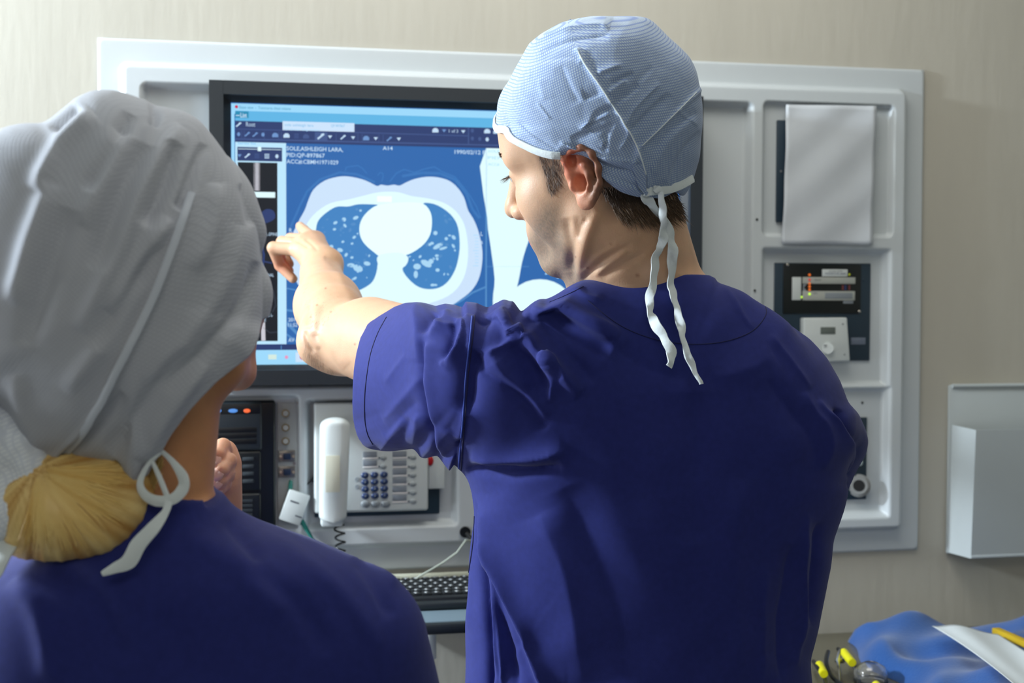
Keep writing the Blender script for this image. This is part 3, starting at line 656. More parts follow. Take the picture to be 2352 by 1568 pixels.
m_dome = mat('key_dome_highlight', S(150, 156, 160), 0.15, coat=0.8)  # pale tops put the bright highlights of the dark keys into colour
kme = None
for r in range(6):
    nk = 17; off = (0, .3, .5, .75, .2, 0)[r]*0.018
    for c in range(nk):
        x = kxa+0.012+off+c*(kxb-kxa-0.034)/nk; y = -0.048-r*0.0215
        if kme is None:
            kmb = MB((0, 0, 0)); kmb.box((0, 0, 0), (0.0155, 0.0165, 0.006), 0.0025); nf = len(kmb.bm.faces); kmb.sph((0, 0, 0.0026), (0.0034, 0.0040, 0.0020), 8)
            k0 = kmb.build('key', m_key, kb); kme = k0.data; kme.materials.append(m_dome); ko = k0
            for f_ in list(kme.polygons)[nf:]: f_.material_index = 1
        else:
            ko = bpy.data.objects.new('key', kme); COL.objects.link(ko); ko.parent = kb
        ko.location = (x-kb.location.x, y-kb.location.y, tz+0.0145-kb.location.z)

# --- file pocket on the wall at the right
m_pocket = mat('pocket_plastic', S(190, 198, 200), 0.4, noise=0.02, nscale=10)
q0, q1 = W(2182, 884, -0.01), W(2196, 1276, -0.01)
fx0 = q0[0]; fx1 = fx0+0.36; fz1 = q0[2]; fz0 = q1[2]+0.004
t = thing('file_pocket', (fx0+0.18, 0, fz0), 'pale grey plastic file pocket mounted on the wall right of the panel', 'holder')
MB(t.location).box((fx0+0.18, -0.005, (fz0+fz1)/2), (0.36, 0.009, fz1-fz0), 0.003).build('back_panel', m_pocket, t)
zt = W(2230, 987, -0.062)[2]
def slab(mb, pts, th):           # closed prism through four points with thickness vector
    v = [Vector(p)-mb.org for p in pts]; th = Vector(th)
    A = [mb.bm.verts.new(p) for p in v]; B = [mb.bm.verts.new(p+th) for p in v]
    mb.bm.faces.new(A); mb.bm.faces.new(B[::-1])
    for k in range(4): mb.bm.faces.new((A[k], B[k], B[(k+1) % 4], A[(k+1) % 4]))
mb = MB(t.location); inset = 0.017
slab(mb, [(fx0+inset, -0.058, fz0), (fx1-inset, -0.058, fz0), (fx1-inset, -0.068, zt), (fx0+inset, -0.068, zt)], (0, 0.003, 0)); mb.build('front_panel', m_pocket, t, smooth=False)
for sgn, xa in ((1, fx0), (-1, fx1)):
    mb = MB(t.location); slab(mb, [(xa+sgn*0.002, -0.008, fz0+0.002), (xa+sgn*inset, -0.058, fz0), (xa+sgn*inset, -0.068, zt), (xa+sgn*0.004, -0.012, zt+0.004)], (sgn*0.003, 0.001, 0)); mb.build('side_cheek', m_pocket, t, smooth=False)
MB(t.location).box((fx0+0.18, -0.033, fz0+0.003), (0.36-2*inset, 0.052, 0.005), 0.001).build('bottom', m_pocket, t)
MB(t.location).tube([(fx0+0.004, -0.010, fz1-0.002), (fx1-0.004, -0.010, fz1-0.002)], 0.004).build('top_bead', m_pocket, t)

# --- trolley, drape, sheet and leads at the lower right
zc = 0.975
cx0 = W(1700, 1500, -0.1)[0]; cx1 = cx0+0.95
t = thing('instrument_trolley', ((cx0+cx1)/2, -0.33, 0), 'grey topped instrument trolley standing against the wall at lower right', 'trolley')
m_top = mat('trolley_top', S(92, 88, 72), 0.22, noise=0.04)
MB(t.location).box(((cx0+cx1)/2, -0.33, zc-0.012), (cx1-cx0, 0.60, 0.024), 0.008).build('tabletop', m_top, t)
MB(t.location).box(((cx0+cx1)/2, -0.33, 0.28), (cx1-cx0-0.08, 0.52, 0.02), 0.006).build('lower_shelf', m_chrome, t)
for x in (cx0+0.04, cx1-0.04):
    for y in (-0.07, -0.59):
        lg = MB(t.location).cyl((x, y, 0.05), (x, y, zc-0.02), 0.013).build('leg', m_chrome, t)
        MB(t.location).cyl((x-0.012, y, 0.05), (x+0.012, y, 0.05), 0.0499, seg=24, bev=0.004).build('caster', m_black, lg)

m_drape = mat('blue_drape', S(14, 76, 146), 0.85, noise=0.10, nscale=14, bump=0.5, bscale=260, sheen=0.3, bdist=0.0015)
A = H(1978, 1492, zc); Bp = H(2088, 1580, zc); dr = Bp-A
NU, NV = 110, 90
def fold(u, v):
    return (0.010*math.sin(9*u+5*v+1)+0.007*math.sin(17*u-8*v)+0.005*math.sin(31*u+13*v+2)+0.004*math.sin(23*v-6*u))
Vd = []
for j in range(NV+1):
    for i in range(NU+1):
        u, v = i/NU, j/NV                      # u: left to right, v: back to front
        base = A+dr*(v*2.4-0.10)
        x = base[0]+0.45*u+0.012*math.sin(14*v+1); y = base[1]+0.02*math.sin(3*u)+(0.03-0.10*u)*(1-v)
        y = min(y, -0.02-0.003*math.sin(9*u))
        e = min(1, u/0.06, (1-u)/0.06, v/0.10+0.02, (1-v)/0.05); e = max(e, 0); e = math.sin(e*math.pi/2)**0.5
        hgt = 0.034+0.011*math.exp(-((u-0.22)/0.12)**2-((v-0.12)/0.3)**2)+0.018*math.exp(-((u-0.58)/0.14)**2-((v-0.10)/0.25)**2)-0.03*max(0, u-0.7)
        h = max(0.004, hgt+fold(u*0.8, v*1.4)*0.85)*e
        x -= 0.012*(1-e)*(-1 if u < .5 else 1)*(-1)
        Vd.append((x, y, zc+0.001+h))
Vd = np.array(Vd); idx = np.arange((NU+1)*(NV+1)).reshape(NV+1, NU+1)
Fd = np.stack([idx[:-1, :-1], idx[1:, :-1], idx[1:, 1:], idx[:-1, 1:]], -1).reshape(-1, 4)
ring = np.concatenate([idx[0, :], idx[1:, -1], idx[-1, -2::-1], idx[-2:0:-1, 0]]); nb = len(Vd)
Vb = Vd[ring].copy(); Vb[:, 2] = zc+0.0005; Vd2 = np.vstack([Vd, Vb]); k = np.arange(len(ring)); k2 = (k+1) % len(ring)
Fd = np.vstack([Fd, np.stack([ring[k], ring[k2], nb+k2, nb+k], -1)])
org = np.array([A[0]+0.2, A[1]-0.1, zc])
ob = link('surgical_drape', np_mesh('surgical_drape', Vd2-org, Fd), m_drape, label='crumpled blue surgical drape heaped on the trolley at lower right', cat='drape'); ob.location = Vector(org)
# white sheet lying on the drape
m_sheet = mat('white_sheet', S(214, 222, 226), 0.6)
zs = zc+0.062
c = [H(2141, 1432, zs+0.006), H(2292, 1450, zs), H(2440, 1560, zs-0.004), H(2330, 1572, zs)]
def sheet2(name, c, fn, m, org, **kw):
    return sheet(name, c, fn, n=(30, 24), m=m, org=org, **kw)
sheet2('printed_sheet', c, lambda u, v: np.array([0, 0, 0.004*math.sin(5*u+2*v)-0.014*math.exp(-((u-0.10)/0.2)**2)*0.3+0.010*v*(1-v)]), m_sheet, c[0],
       label='white paper sheet lying on the blue drape', cat='paper')
y0, y1 = H(2290, 1449, zs-0.008), H(2425, 1508, zs-0.008)
mbf = MB(((y0+y1)/2)); d_ = Vector(y1-y0)
mbf.box((y0+y1)/2+np.array([0.0, 0.004, 0]), (d_.length, 0.014, 0.010), 0.002, rot=Matrix.Rotation(math.atan2(d_.y, d_.x), 3, 'Z'))
ob = mbf.build('yellow_folder_edge', mat('yellow_card', S(214, 178, 30), 0.5), None, label='yellow edged folder poking out behind the white paper sheet', cat='folder'); ob.name = 'folder'
ob.location = Vector((y0+y1)/2)
# leads with yellow sleeves and small metal clamps
m_yel = mat('yellow_plastic', S(228, 222, 20), 0.35)
def lead(pts, sleeve, lbl, tip=None):
    P = [Vector(H(x, y, zc+dz)) for x, y, dz in pts]
    t = thing('cable_lead', P[0], lbl, 'cable', group=None)
    cr = []
    for i in range(len(P)-1):
        p0, p1, p2, p3 = P[max(i-1, 0)], P[i], P[i+1], P[min(i+2, len(P)-1)]
        for k in range(8):
            s = k/8; cr.append(0.5*((2*p1)+(-p0+p2)*s+(2*p0-5*p1+4*p2-p3)*s*s+(-p0+3*p1-3*p2+p3)*s**3))
    cr.append(P[-1])
    MB(t.location).tube(cr, 0.0032).build('lead_wire', m_black, t)
    (x0, y0_, x1, y1_, dz) = sleeve
    MB(t.location).cyl(H(x0, y0_, zc+dz), H(x1, y1_, zc+dz), 0.0062, seg=16, bev=0.001).build('yellow_sleeve', m_yel, t)
    if tip: MB(t.location).cyl(H(*tip[0], zc+0.006), H(*tip[1], zc+0.006), 0.003, seg=12).build('metal_tip', m_chrome, t)
    return t
lead([(1868, 1518, .01), (1880, 1535, .02), (1892, 1550, .012), (1900, 1580, .006)], (1882, 1526, 1893, 1548, 0.018), 'black lead with a yellow sleeve nearest the standing man on the trolley', ((1895, 1560), (1899, 1575)))
lead([(1925, 1490, .03), (1944, 1506, .03), (1962, 1530, .018), (1972, 1560, .006), (1970, 1600, .006)], (1938, 1497, 1958, 1522, 0.03), 'black lead with a yellow sleeve beside the metal clamp on the trolley')
lead([(1902, 1496, .02), (1898, 1520, .02), (1910, 1552, .01), (1935, 1572, .006), (1990, 1600, .006)], (2012, 1572, 2024, 1590, 0.008), 'thick looping black lead on the trolley between the yellow sleeves')
o = Vector(H(1928, 1520, zc+0.02)); t = thing('metal_clamp', H(1930, 1560, zc), 'small open chrome clamp standing among the black leads', 'clamp')
MB(t.location).tube([H(1930, 1565, zc+.004), H(1928, 1535, zc+.012), H(1924, 1518, zc+.02), H(1929, 1490, zc+.035)], [0.0018, 0.002, 0.0042, 0.0012]).build('clamp_jaw', m_chrome, t)
MB(t.location).tube([H(1924, 1518, zc+.02), H(1935, 1517, zc+.02), H(1946, 1506, zc+.028)], [0.004, 0.0045, 0.002]).build('clamp_jaw', m_chrome, t)
MB(t.location).tube([H(1930, 1565, zc+.004), H(1932, 1600, zc+.003)], 0.0016).build('clamp_stem', m_black, t)
t = thing('transparent_mask', H(1990, 1560, zc), 'clear plastic cup with bright glints beside the blue drape', 'cup')
m_clear = mat('clear_plastic', (1, 1, 1, 1), 0.06, trans=0.95)
b = Vector(H(2000, 1566, zc+0.001)); mbq = MB(t.location); n = 28; prof = [(0.020, 0.0), (0.023, 0.002), (0.025, 0.014), (0.020, 0.024), (0.010, 0.029), (0.009, 0.028), (0.019, 0.022), (0.023, 0.013), (0.021, 0.004)]
rg = [[mbq.bm.verts.new(b-mbq.org+Vector((r*math.cos(2*math.pi*k/n), r*math.sin(2*math.pi*k/n), z))) for k in range(n)] for r, z in prof]
for i in range(len(rg)-1):
    for k in range(n): mbq.bm.faces.new((rg[i][k], rg[i][(k+1) % n], rg[i+1][(k+1) % n], rg[i+1][k]))
mbq.build('cup_shell', m_clear, t)
MB(t.location).tube([b+Vector((0.0235*math.cos(a), 0.0235*math.sin(a), 0.0025)) for a in np.linspace(0, 6.2, 30)], 0.0018).build('cup_rim', m_black, t)

# ================================================================== signed-distance modelling of bodies and cloth
def smin(a, b, k):
    h = np.clip(0.5+0.5*(b-a)/k, 0, 1); return b+(a-b)*h-k*h*(1-h)
def smax(a, b, k): return -smin(-a, -b, k)
def ell(p, c, r, R=None):
    q = p-np.asarray(c)
    if R is not None: q = q@R           # R columns = local axes
    r = np.asarray(r); k0 = np.sqrt(((q/r)**2).sum(-1)); k1 = np.sqrt(((q/(r*r))**2).sum(-1))
    return k0*(k0-1)/np.maximum(k1, 1e-9)
def cone(p, a, b, ra, rb):
    a = np.asarray(a); b = np.asarray(b); ab = b-a; t = np.clip(((p-a)@ab)/(ab@ab), 0, 1)
    return np.sqrt(((p-a-t[..., None]*ab)**2).sum(-1))-(ra+(rb-ra)*t)
def chain(p, pts, rs, k=0.006):
    d = None
    for i in range(len(pts)-1):
        c = cone(p, pts[i], pts[i+1], rs[i], rs[i+1]); d = c if d is None else smin(d, c, k)
    return d
def rotm(ax, deg): return np.array(Matrix.Rotation(math.radians(deg), 3, ax))
def loft(p, tab, n=2.3):
    """stack of super-ellipses; tab rows: z, cx, hw, cy, hd (ascending z)"""
    tab = np.asarray(tab); z = p[..., 2]; zz = np.linspace(tab[0, 0], tab[-1, 0], 240)
    ker = np.exp(-(np.arange(-12, 13)/5.0)**2); ker /= ker.sum()
    cols = [np.convolve(np.pad(np.interp(zz, tab[:, 0], tab[:, k]), 12, mode='edge'), ker, 'valid') for k in range(1, 5)]
    cx, hw, cy, hd = [np.interp(z, zz, c) for c in cols]
    k = (np.abs((p[..., 0]-cx)/hw)**n+np.abs((p[..., 1]-cy)/hd)**n)**(1/n)
    d = (k-1)*np.minimum(hw, hd)
    return np.maximum(d, np.maximum(z-tab[-1, 0], tab[0, 0]-z))
def mesh_sdf(fn, lo, hi, h, B=10, margin=1.9):
    lo = np.asarray(lo, float); hi = np.asarray(hi, float); n = np.ceil((hi-lo)/h/B).astype(int)*B+1
    G = (n-1)//B; ci = [np.arange(g) for g in G]
    c = np.stack(np.meshgrid(*ci, indexing='ij'), -1).reshape(-1, 3)
    cen = lo+(c+0.5)*B*h; dc = fn(cen)
    A = np.full(tuple(n), 1.0, np.float32)
    inner = c[dc < 0]
    for q in inner: A[q[0]*B:(q[0]+1)*B+1, q[1]*B:(q[1]+1)*B+1, q[2]*B:(q[2]+1)*B+1] = -1.0
    near = c[np.abs(dc) < B*h*0.87*margin]
    loc = np.stack(np.meshgrid(*[np.arange(B+1)]*3, indexing='ij'), -1).reshape(-1, 3)
    for s in range(0, len(near), 150):
        q = near[s:s+150]; P = lo+(q[:, None, :]*B+loc[None])*h
        d = fn(P.reshape(-1, 3)).reshape(len(q), B+1, B+1, B+1).astype(np.float32)
        for i, t in enumerate(q): A[t[0]*B:(t[0]+1)*B+1, t[1]*B:(t[1]+1)*B+1, t[2]*B:(t[2]+1)*B+1] = d[i]
    g = openvdb.FloatGrid(background=1.0); g.copyFromArray(A)
    V, Q = g.convertToQuads(isovalue=0.0)[:2]
    V = np.asarray(V, float)*h+lo; Q = np.asarray(Q)
    # orient outward
    a = V[Q[:, 0]]; nrm = np.cross(V[Q[:, 1]]-a, V[Q[:, 2]]-a); L = np.linalg.norm(nrm, axis=1)+1e-12
    s = slice(0, None, max(1, len(Q)//200)); cc = V[Q[s]].mean(1); nn = nrm[s]/L[s, None]
    if np.mean(fn(cc+nn*h)-fn(cc-nn*h)) < 0: Q = Q[:, ::-1]
    return V, Q
def vnormals(V, Q):
    N = np.zeros_like(V); n = np.cross(V[Q[:, 1]]-V[Q[:, 0]], V[Q[:, 2]]-V[Q[:, 0]])
    for k in range(Q.shape[1]): np.add.at(N, Q[:, k], n)
    return N/(np.linalg.norm(N, axis=1, keepdims=True)+1e-12)
def relax(V, Q, it=2, lam=0.5):
    E = np.concatenate([Q[:, [k, (k+1) % Q.shape[1]]] for k in range(Q.shape[1])])
    for _ in range(it):
        acc = np.zeros_like(V); cnt = np.zeros(len(V))
        np.add.at(acc, E[:, 0], V[E[:, 1]]); np.add.at(acc, E[:, 1], V[E[:, 0]])
        np.add.at(cnt, E[:, 0], 1); np.add.at(cnt, E[:, 1], 1)
        V = V*(1-lam)+lam*acc/np.maximum(cnt, 1)[:, None]
    return V
def cr_line(pts, n=10):
    P = [np.asarray(p, float) for p in pts]; out = []
    for i in range(len(P)-1):
        p0, p1, p2, p3 = P[max(i-1, 0)], P[i], P[i+1], P[min(i+2, len(P)-1)]
        for k in range(n):
            t = k/n; out.append(0.5*((2*p1)+(-p0+p2)*t+(2*p0-5*p1+4*p2-p3)*t*t+(-p0+3*p1-3*p2+p3)*t**3))
    out.append(P[-1]); return np.array(out)
CUSP = 2.0
def folds(V, N, lst, facing=0.0):
    """relief of the cloth: each entry (points, height m, width px[, lean]) raises or sinks a soft ridge along a line"""
    px = proj_l(V); D = np.zeros(len(V)); view = V-np.array([0, 0, CAM[2]]); view /= np.linalg.norm(view, axis=1, keepdims=True)
    fac = np.clip(-(N*view).sum(1)*2.5+0.35, 0, 1)
    for f in lst:
        pts, amp, wd = f[0], f[1], f[2]; lean = f[3] if len(f) > 3 else 0
        L = cr_line(pts, 6); mn, mx = L.min(0)-wd*3.2, L.max(0)+wd*3.2
        m = np.where((px[:, 0] > mn[0]) & (px[:, 0] < mx[0]) & (px[:, 1] > mn[1]) & (px[:, 1] < mx[1]) & (fac > 0))[0]
        if not len(m): continue
        q = px[m]; best = np.full(len(m), 1e9); sd = np.zeros(len(m)); tt = np.zeros(len(m)); tot = len(L)-1
        for i in range(tot):
            a, b = L[i], L[i+1]; ab = b-a; l2 = ab@ab+1e-9
            t = np.clip(((q-a)@ab)/l2, 0, 1); r = q-a-t[:, None]*ab; d = np.hypot(r[:, 0], r[:, 1])
            u = d < best; best[u] = d[u]; sd[u] = np.sign(ab[0]*r[u, 1]-ab[1]*r[u, 0]); tt[u] = (i+t[u])/tot
        env = np.clip(np.minimum(tt, 1-tt)*5, 0, 1)**0.7 if not (len(f) > 4 and f[4]) else 1.0
        s = best*sd/wd
        prof = np.exp(-s*s) if CUSP > 1.9 else np.exp(-1.15*(np.abs(s)+1e-9)**CUSP)
        if lean: prof = np.exp(-np.where(s*lean > 0, (np.abs(s)*2.4)**min(CUSP, 1.6), (np.abs(s)*0.8)**CUSP))
        D[m] += amp*prof*env
    return V+N*(D*fac)[:, None]
def fit_outline(V, cen, outline, bins=360, sel=None, wt=None, smooth=4):
    """scale a surface about its centre so that its contour follows the measured one (a smooth 3-D warp constant in depth)"""
    px = proj_l(V); c = proj_l(np.asarray(cen)[None])[0]; d = px-c; a = np.arctan2(d[:, 1], d[:, 0]); r = np.hypot(d[:, 0], d[:, 1])
    ib = ((a+np.pi)/(2*np.pi)*bins).astype(int) % bins; cur = np.zeros(bins); np.maximum.at(cur, ib if sel is None else ib[sel], r if sel is None else r[sel])
    o = np.array(outline, float); n = len(o); od = np.zeros(bins)
    for k in range(bins):
        t = (k+0.5)/bins*2*np.pi-np.pi; u = np.array([np.cos(t), np.sin(t)])
        for i in range(n-1):
            p, q = o[i]-c, o[i+1]-c; den = u[0]*(q-p)[1]-u[1]*(q-p)[0]
            if abs(den) < 1e-9: continue
            s = (p[0]*(q-p)[1]-p[1]*(q-p)[0])/den; w_ = (p[0]*u[1]-p[1]*u[0])/den
            if s > 0 and -1e-6 <= w_ <= 1+1e-6: od[k] = max(od[k], s)
    f = np.where((od > 0) & (cur > 0), od/np.maximum(cur, 1e-6), np.nan)
    good = ~np.isnan(f); 
    ker = np.exp(-(np.arange(-15, 16)/smooth)**2)
    num = np.convolve(np.pad(np.where(good, np.nan_to_num(f, nan=1.0)-1, 0), 15, mode='wrap'), ker, 'valid'); den = np.convolve(np.pad(good.astype(float), 15, mode='wrap'), ker, 'valid')
    fs = 1+num/np.maximum(den, ker.sum()*0.12)
    fv = np.interp((a+np.pi)/(2*np.pi)*bins-0.5, np.arange(-1, bins+1), np.concatenate([[fs[-1]], fs, [fs[0]]]))
    out = V.copy(); c3 = np.asarray(cen); rel = np.clip(r/np.maximum(cur[ib], 1e-6), 0, 1)**1.5
    fv = 1+(fv-1)*rel*(1 if wt is None else wt)
    out[:, 0] = c3[0]+(V[:, 0]-c3[0])*fv; out[:, 2] = c3[2]+(V[:, 2]-c3[2])*fv
    return out
def push_out(V, N, bvh, gap, it=2):
    """keep a garment outside the body it covers"""
    V = V.copy()
    for _ in range(it):
        D = np.zeros(len(V))
        for i, v in enumerate(V):
            r = bvh.find_nearest(Vector(v), 0.03)
            if r[0] is None: continue
            sd = (Vector(v)-r[0]).dot(r[1])
            if sd < gap: D[i] = gap-sd; N[i] = np.array(r[1])
        V += N*D[:, None]
    return V
def bvh_of(V, Q): return BVHTree.FromPolygons([tuple(v) for v in V], [tuple(int(i) for i in q) for q in Q])
def drape(bvh, pts, off=0.0008, fallback=1.4):
    out = []; o = Vector((0, 0, CAM[2]))
    for x, y in pts:
        d = Vector(Lc(x, y, 1.0)-np.array([0, 0, CAM[2]])).normalized(); hit = bvh.ray_cast(o, d)
        if hit[0] is None: out.append((None, None)); continue
        n = hit[1]; n = n if n.dot(d) < 0 else -n
        out.append((hit[0]+n*off, n))
    return out
def drape_line(bvh, pts, off=0.0008, n=8):
    L = cr_line(pts, n); r = drape(bvh, L, off); return [p for p, q in r if p is not None]
def colour_attr(me, C, name='Col'):
    at = me.color_attributes.new(name, 'FLOAT_COLOR', 'POINT'); C4 = np.ones((len(C), 4), np.float32); C4[:, :3] = C; at.data.foreach_set('color', C4.ravel())
def strands(name, roots, dirs, length, rad, m, parent, org, seg=4, curl=0.0, bvh=None, grav=0.0, rnd=None, **kw):
    """tapered hairs, three-sided, one mesh"""
    rnd = rnd or random.Random(5); V = []; F = []
    for r, d in zip(roots, dirs):
        p = Vector(r); d = Vector(d).normalized(); L = length*rnd.uniform(0.6, 1.2); n0 = len(V)
        side = d.cross(Vector((rnd.uniform(-1, 1), rnd.uniform(-1, 1), rnd.uniform(-1, 1)))).normalized()
        for s in range(seg+1):
            t = s/seg; w_ = rad*(1-t*0.85); x = side; y = d.cross(side).normalized()
            for k in range(3):
                a = 2.094*k; V.append(p+(x*math.cos(a)+y*math.sin(a))*w_)
            d = (d+side*curl*rnd.uniform(-1, 1)+Vector((0, 0, -grav))).normalized(); p = p+d*(L/seg)
            side = (side-d*side.dot(d)).normalized()
        for s in range(seg):
            for k in range(3): F.append((n0+s*3+k, n0+s*3+(k+1) % 3, n0+(s+1)*3+(k+1) % 3, n0+(s+1)*3+k))
    V = np.array([tuple(v) for v in V])-np.asarray(org)
    return link(name, np_mesh(name, V, np.array(F)), m, parent, **kw)
def ribbon(mb, pts, nrm, width, th=0.0006):
    """flat cloth tape along points; nrm gives the facing of each point"""
    rg = []; P = [Vector(p) for p in pts]; n = len(P); Wd = width if hasattr(width, '__len__') else [width]*n
    for i in range(n):
        d = (P[min(i+1, n-1)]-P[max(i-1, 0)]).normalized(); nn = Vector(nrm[i]).normalized(); s = d.cross(nn).normalized(); nn = s.cross(d)
        a = s*Wd[i]/2; b = nn*th
        rg.append([mb.bm.verts.new(P[i]+q-mb.org) for q in (-a-b, -a*0.5-b*0.4, a*0.5-b*0.4, a-b, a+b, a*0.5+b*2.2, -a*0.5+b*2.2, -a+b)])
    for i in range(n-1):
        for k in range(8): mb.bm.faces.new((rg[i][k], rg[i][(k+1) % 8], rg[i+1][(k+1) % 8], rg[i+1][k]))
    mb.bm.faces.new(rg[0][::-1]); mb.bm.faces.new(rg[-1])
def cap_shell(cen, axes, radii, rim_px, cur_px_side, nth=420, nph=260):
    """open fabric hood around a head: rim measured where it shows, mirrored on the far side.
    axes rows = head forward, left, up (yaw frame). returns V (grid nph x nth), Q"""
    R = np.array(axes)                        # local -> world: p@R
    o = (np.array([0, 0, CAM[2]])-cen)@R.T
    az, pol = [], []
    for x, y in rim_px:
        d = (Lc(x, y, 1.0)-np.array([0, 0, CAM[2]]))@R.T; rr_ = np.array(radii)
        a = ((d/rr_)**2).sum(); b = 2*((o/rr_)*(d/rr_)).sum(); c = ((o/rr_)**2).sum()-1; disc = b*b-4*a*c
        t = (-b-math.sqrt(disc))/(2*a) if disc > 0 else -b/(2*a)
        q = (o+d*t)/rr_; q /= np.linalg.norm(q); az.append(math.atan2(q[1], q[0])); pol.append(math.acos(max(-1, min(1, q[2]))))
    return az, pol

# ================================================================== the standing man
MAN_YAW, MAN_PITCH, MAN_ROLL = 30.0, 10.0, 15.0
MAN_HO = Lc(1388, 385, 1.45)
def V3(*a): return np.array(a, float)
a_, th_, ph_ = math.radians(MAN_YAW), math.radians(MAN_PITCH), math.radians(MAN_ROLL)
F0 = V3(-math.cos(a_), math.sin(a_), 0); L0 = V3(-math.sin(a_), -math.cos(a_), 0); U0 = V3(0, 0, 1)
F1 = F0*math.cos(th_)-U0*math.sin(th_); U1 = U0*math.cos(th_)+F0*math.sin(th_)
L2 = L0*math.cos(ph_)-U1*math.sin(ph_); U2 = U1*math.cos(ph_)+L0*math.sin(ph_)
HM = np.array([F1, L2, U2]); HO = MAN_HO          # rows = forward, left, up
def head_sdf(q, male=True):
    """q in head coordinates: forward, left, up (ear canal level = 0)"""
    s = q.copy(); s[..., 1] = np.abs(s[..., 1]); j = 1.0 if male else 0.93
    d = ell(s, (-0.006, 0, 0.046), (0.093, 0.073, 0.082))
    d = smin(d, ell(s, (-0.035, 0, 0.028), (0.062, 0.062, 0.060)), 0.03)
    d = smin(d, ell(s, (0.050, 0, 0.050), (0.046, 0.058, 0.052)), 0.03)          # forehead
    d = smin(d, cone(s, (0.083, 0.012, 0.036), (0.070, 0.044, 0.034), 0.012, 0.011), 0.016)  # brow ridge
    d = smin(d, ell(s, (0.050, 0.0, -0.028), (0.046, 0.046*j, 0.054)), 0.03)     # mid face
    d = smin(d, ell(s, (0.056, 0.040, -0.010), (0.026, 0.022, 0.022)), 0.02)      # cheekbone
    d = smin(d, ell(s, (0.030, 0.046*j, -0.030), (0.036, 0.018, 0.036)), 0.025)   # masseter / cheek
    d = smin(d, cone(s, (0.004, 0.053*j, -0.036), (0.018, 0.051*j, -0.062), 0.013, 0.012), 0.02)  # jaw corner
    d = smin(d, cone(s, (0.020, 0.048*j, -0.062), (0.070, 0.018, -0.084), 0.012, 0.013), 0.02)    # jaw line
    d = smin(d, ell(s, (0.080, 0, -0.082), (0.016, 0.020, 0.013)), 0.02)          # chin
    d = smin(d, ell(s, (0.080, 0, -0.053), (0.020, 0.028, 0.020)), 0.018)         # muzzle
    d = smax(d, -ell(s, (0.094, 0.033, 0.017), (0.014, 0.017, 0.012)), 0.012)     # eye sockets
    d = smin(d, ell(s, (0.075, 0.032, 0.016), (0.014, 0.015, 0.014)), 0.004)      # lids
    d = smax(d, -(cone(s, (0.0895, 0.022, 0.0135), (0.0845, 0.044, 0.0135), 0.0012, 0.0010)), 0.002)
    d = smin(d, cone(s, (0.090, 0, 0.026), (0.110, 0, -0.012), 0.008, 0.009), 0.012)   # nose
    d = smin(d, ell(s, (0.113, 0, -0.020), (0.011, 0.010, 0.010)), 0.007)
    d = smin(d, ell(s, (0.101, 0.012, -0.024), (0.010, 0.007, 0.008)), 0.006)
    d = smax(d, -ell(s, (0.105, 0.0065, -0.032), (0.006, 0.0035, 0.006)), 0.003)
    d = smin(d, cone(s, (0.0985, 0, -0.049), (0.088, 0.021, -0.053), 0.0050, 0.0028), 0.004)  # upper lip
    d = smin(d, cone(s, (0.0970, 0, -0.060), (0.087, 0.019, -0.057), 0.0058, 0.0030), 0.004)  # lower lip
    d = smax(d, -cone(s, (0.104, 0, -0.0545), (0.089, 0.023, -0.0555), 0.0010, 0.0010), 0.003)
    return d
def ear_sdf(q):
    """left ear, q in ear coordinates: x back, y up, z outward"""
    h = None
    outer = [(0.002, -0.002, 0.004), (-0.006, 0.008, 0.009), (-0.007, 0.021, 0.012), (0.001, 0.030, 0.014), (0.012, 0.031, 0.015), (0.021, 0.024, 0.015), (0.0245, 0.011, 0.0145), (0.0225, -0.003, 0.0135), (0.016, -0.014, 0.012), (0.011, -0.019, 0.011)]
    for i in range(len(outer)-1):
        c = cone(q, outer[i], outer[i+1], 0.0036 if i else 0.003, 0.0036); h = c if h is None else smin(h, c, 0.004)
    anti = [(0.003, 0.019, 0.009), (0.0105, 0.014, 0.0115), (0.0145, 0.005, 0.0125), (0.0125, -0.006, 0.0125), (0.007, -0.011, 0.012)]
    an = chain(q, anti, [0.003, 0.0036, 0.0038, 0.0036, 0.003], 0.003)
    bowl = ell(q, (0.008, 0.006, 0.006), (0.0185, 0.026, 0.0050), rotm('Y', -10).T)
    d = smin(h, bowl, 0.004); d = smin(d, an, 0.003)
    d = smin(d, ell(q, (0.0055, -0.0185, 0.010), (0.0085, 0.0085, 0.0042)), 0.005)   # lobe
    d = smin(d, ell(q, (-0.005, -0.003, 0.009), (0.0032, 0.005, 0.005)), 0.003)     # tragus
    d = smax(d, -ell(q, (0.0045, -0.001, 0.013), (0.0068, 0.0085, 0.0105)), 0.0025)   # concha
    d = smax(d, -ell(q, (-0.0005, 0.020, 0.0125), (0.0042, 0.0065, 0.0060)), 0.002); d = smax(d, -chain(q, [(0.004, 0.0255, 0.016), (0.014, 0.024, 0.017), (0.0195, 0.014, 0.017), (0.0190, 0.001, 0.016), (0.014, -0.009, 0.015)], [0.0022, 0.0026, 0.0026, 0.0024, 0.0018]), 0.002)
    return d
EARC = (0.004, -0.072, 0.002)
def ear_frame(side=1):
    # ear axes in head coordinates: back, up, out(with a slight splay backward)
    x = V3(-0.95, 0.10*side, -0.10); z = V3(-0.02, 1.0*side, 0.02); z /= np.linalg.norm(z); x -= z*(x@z); x /= np.linalg.norm(x); y = np.cross(z, x)*side
    return np.array([x, y, z])
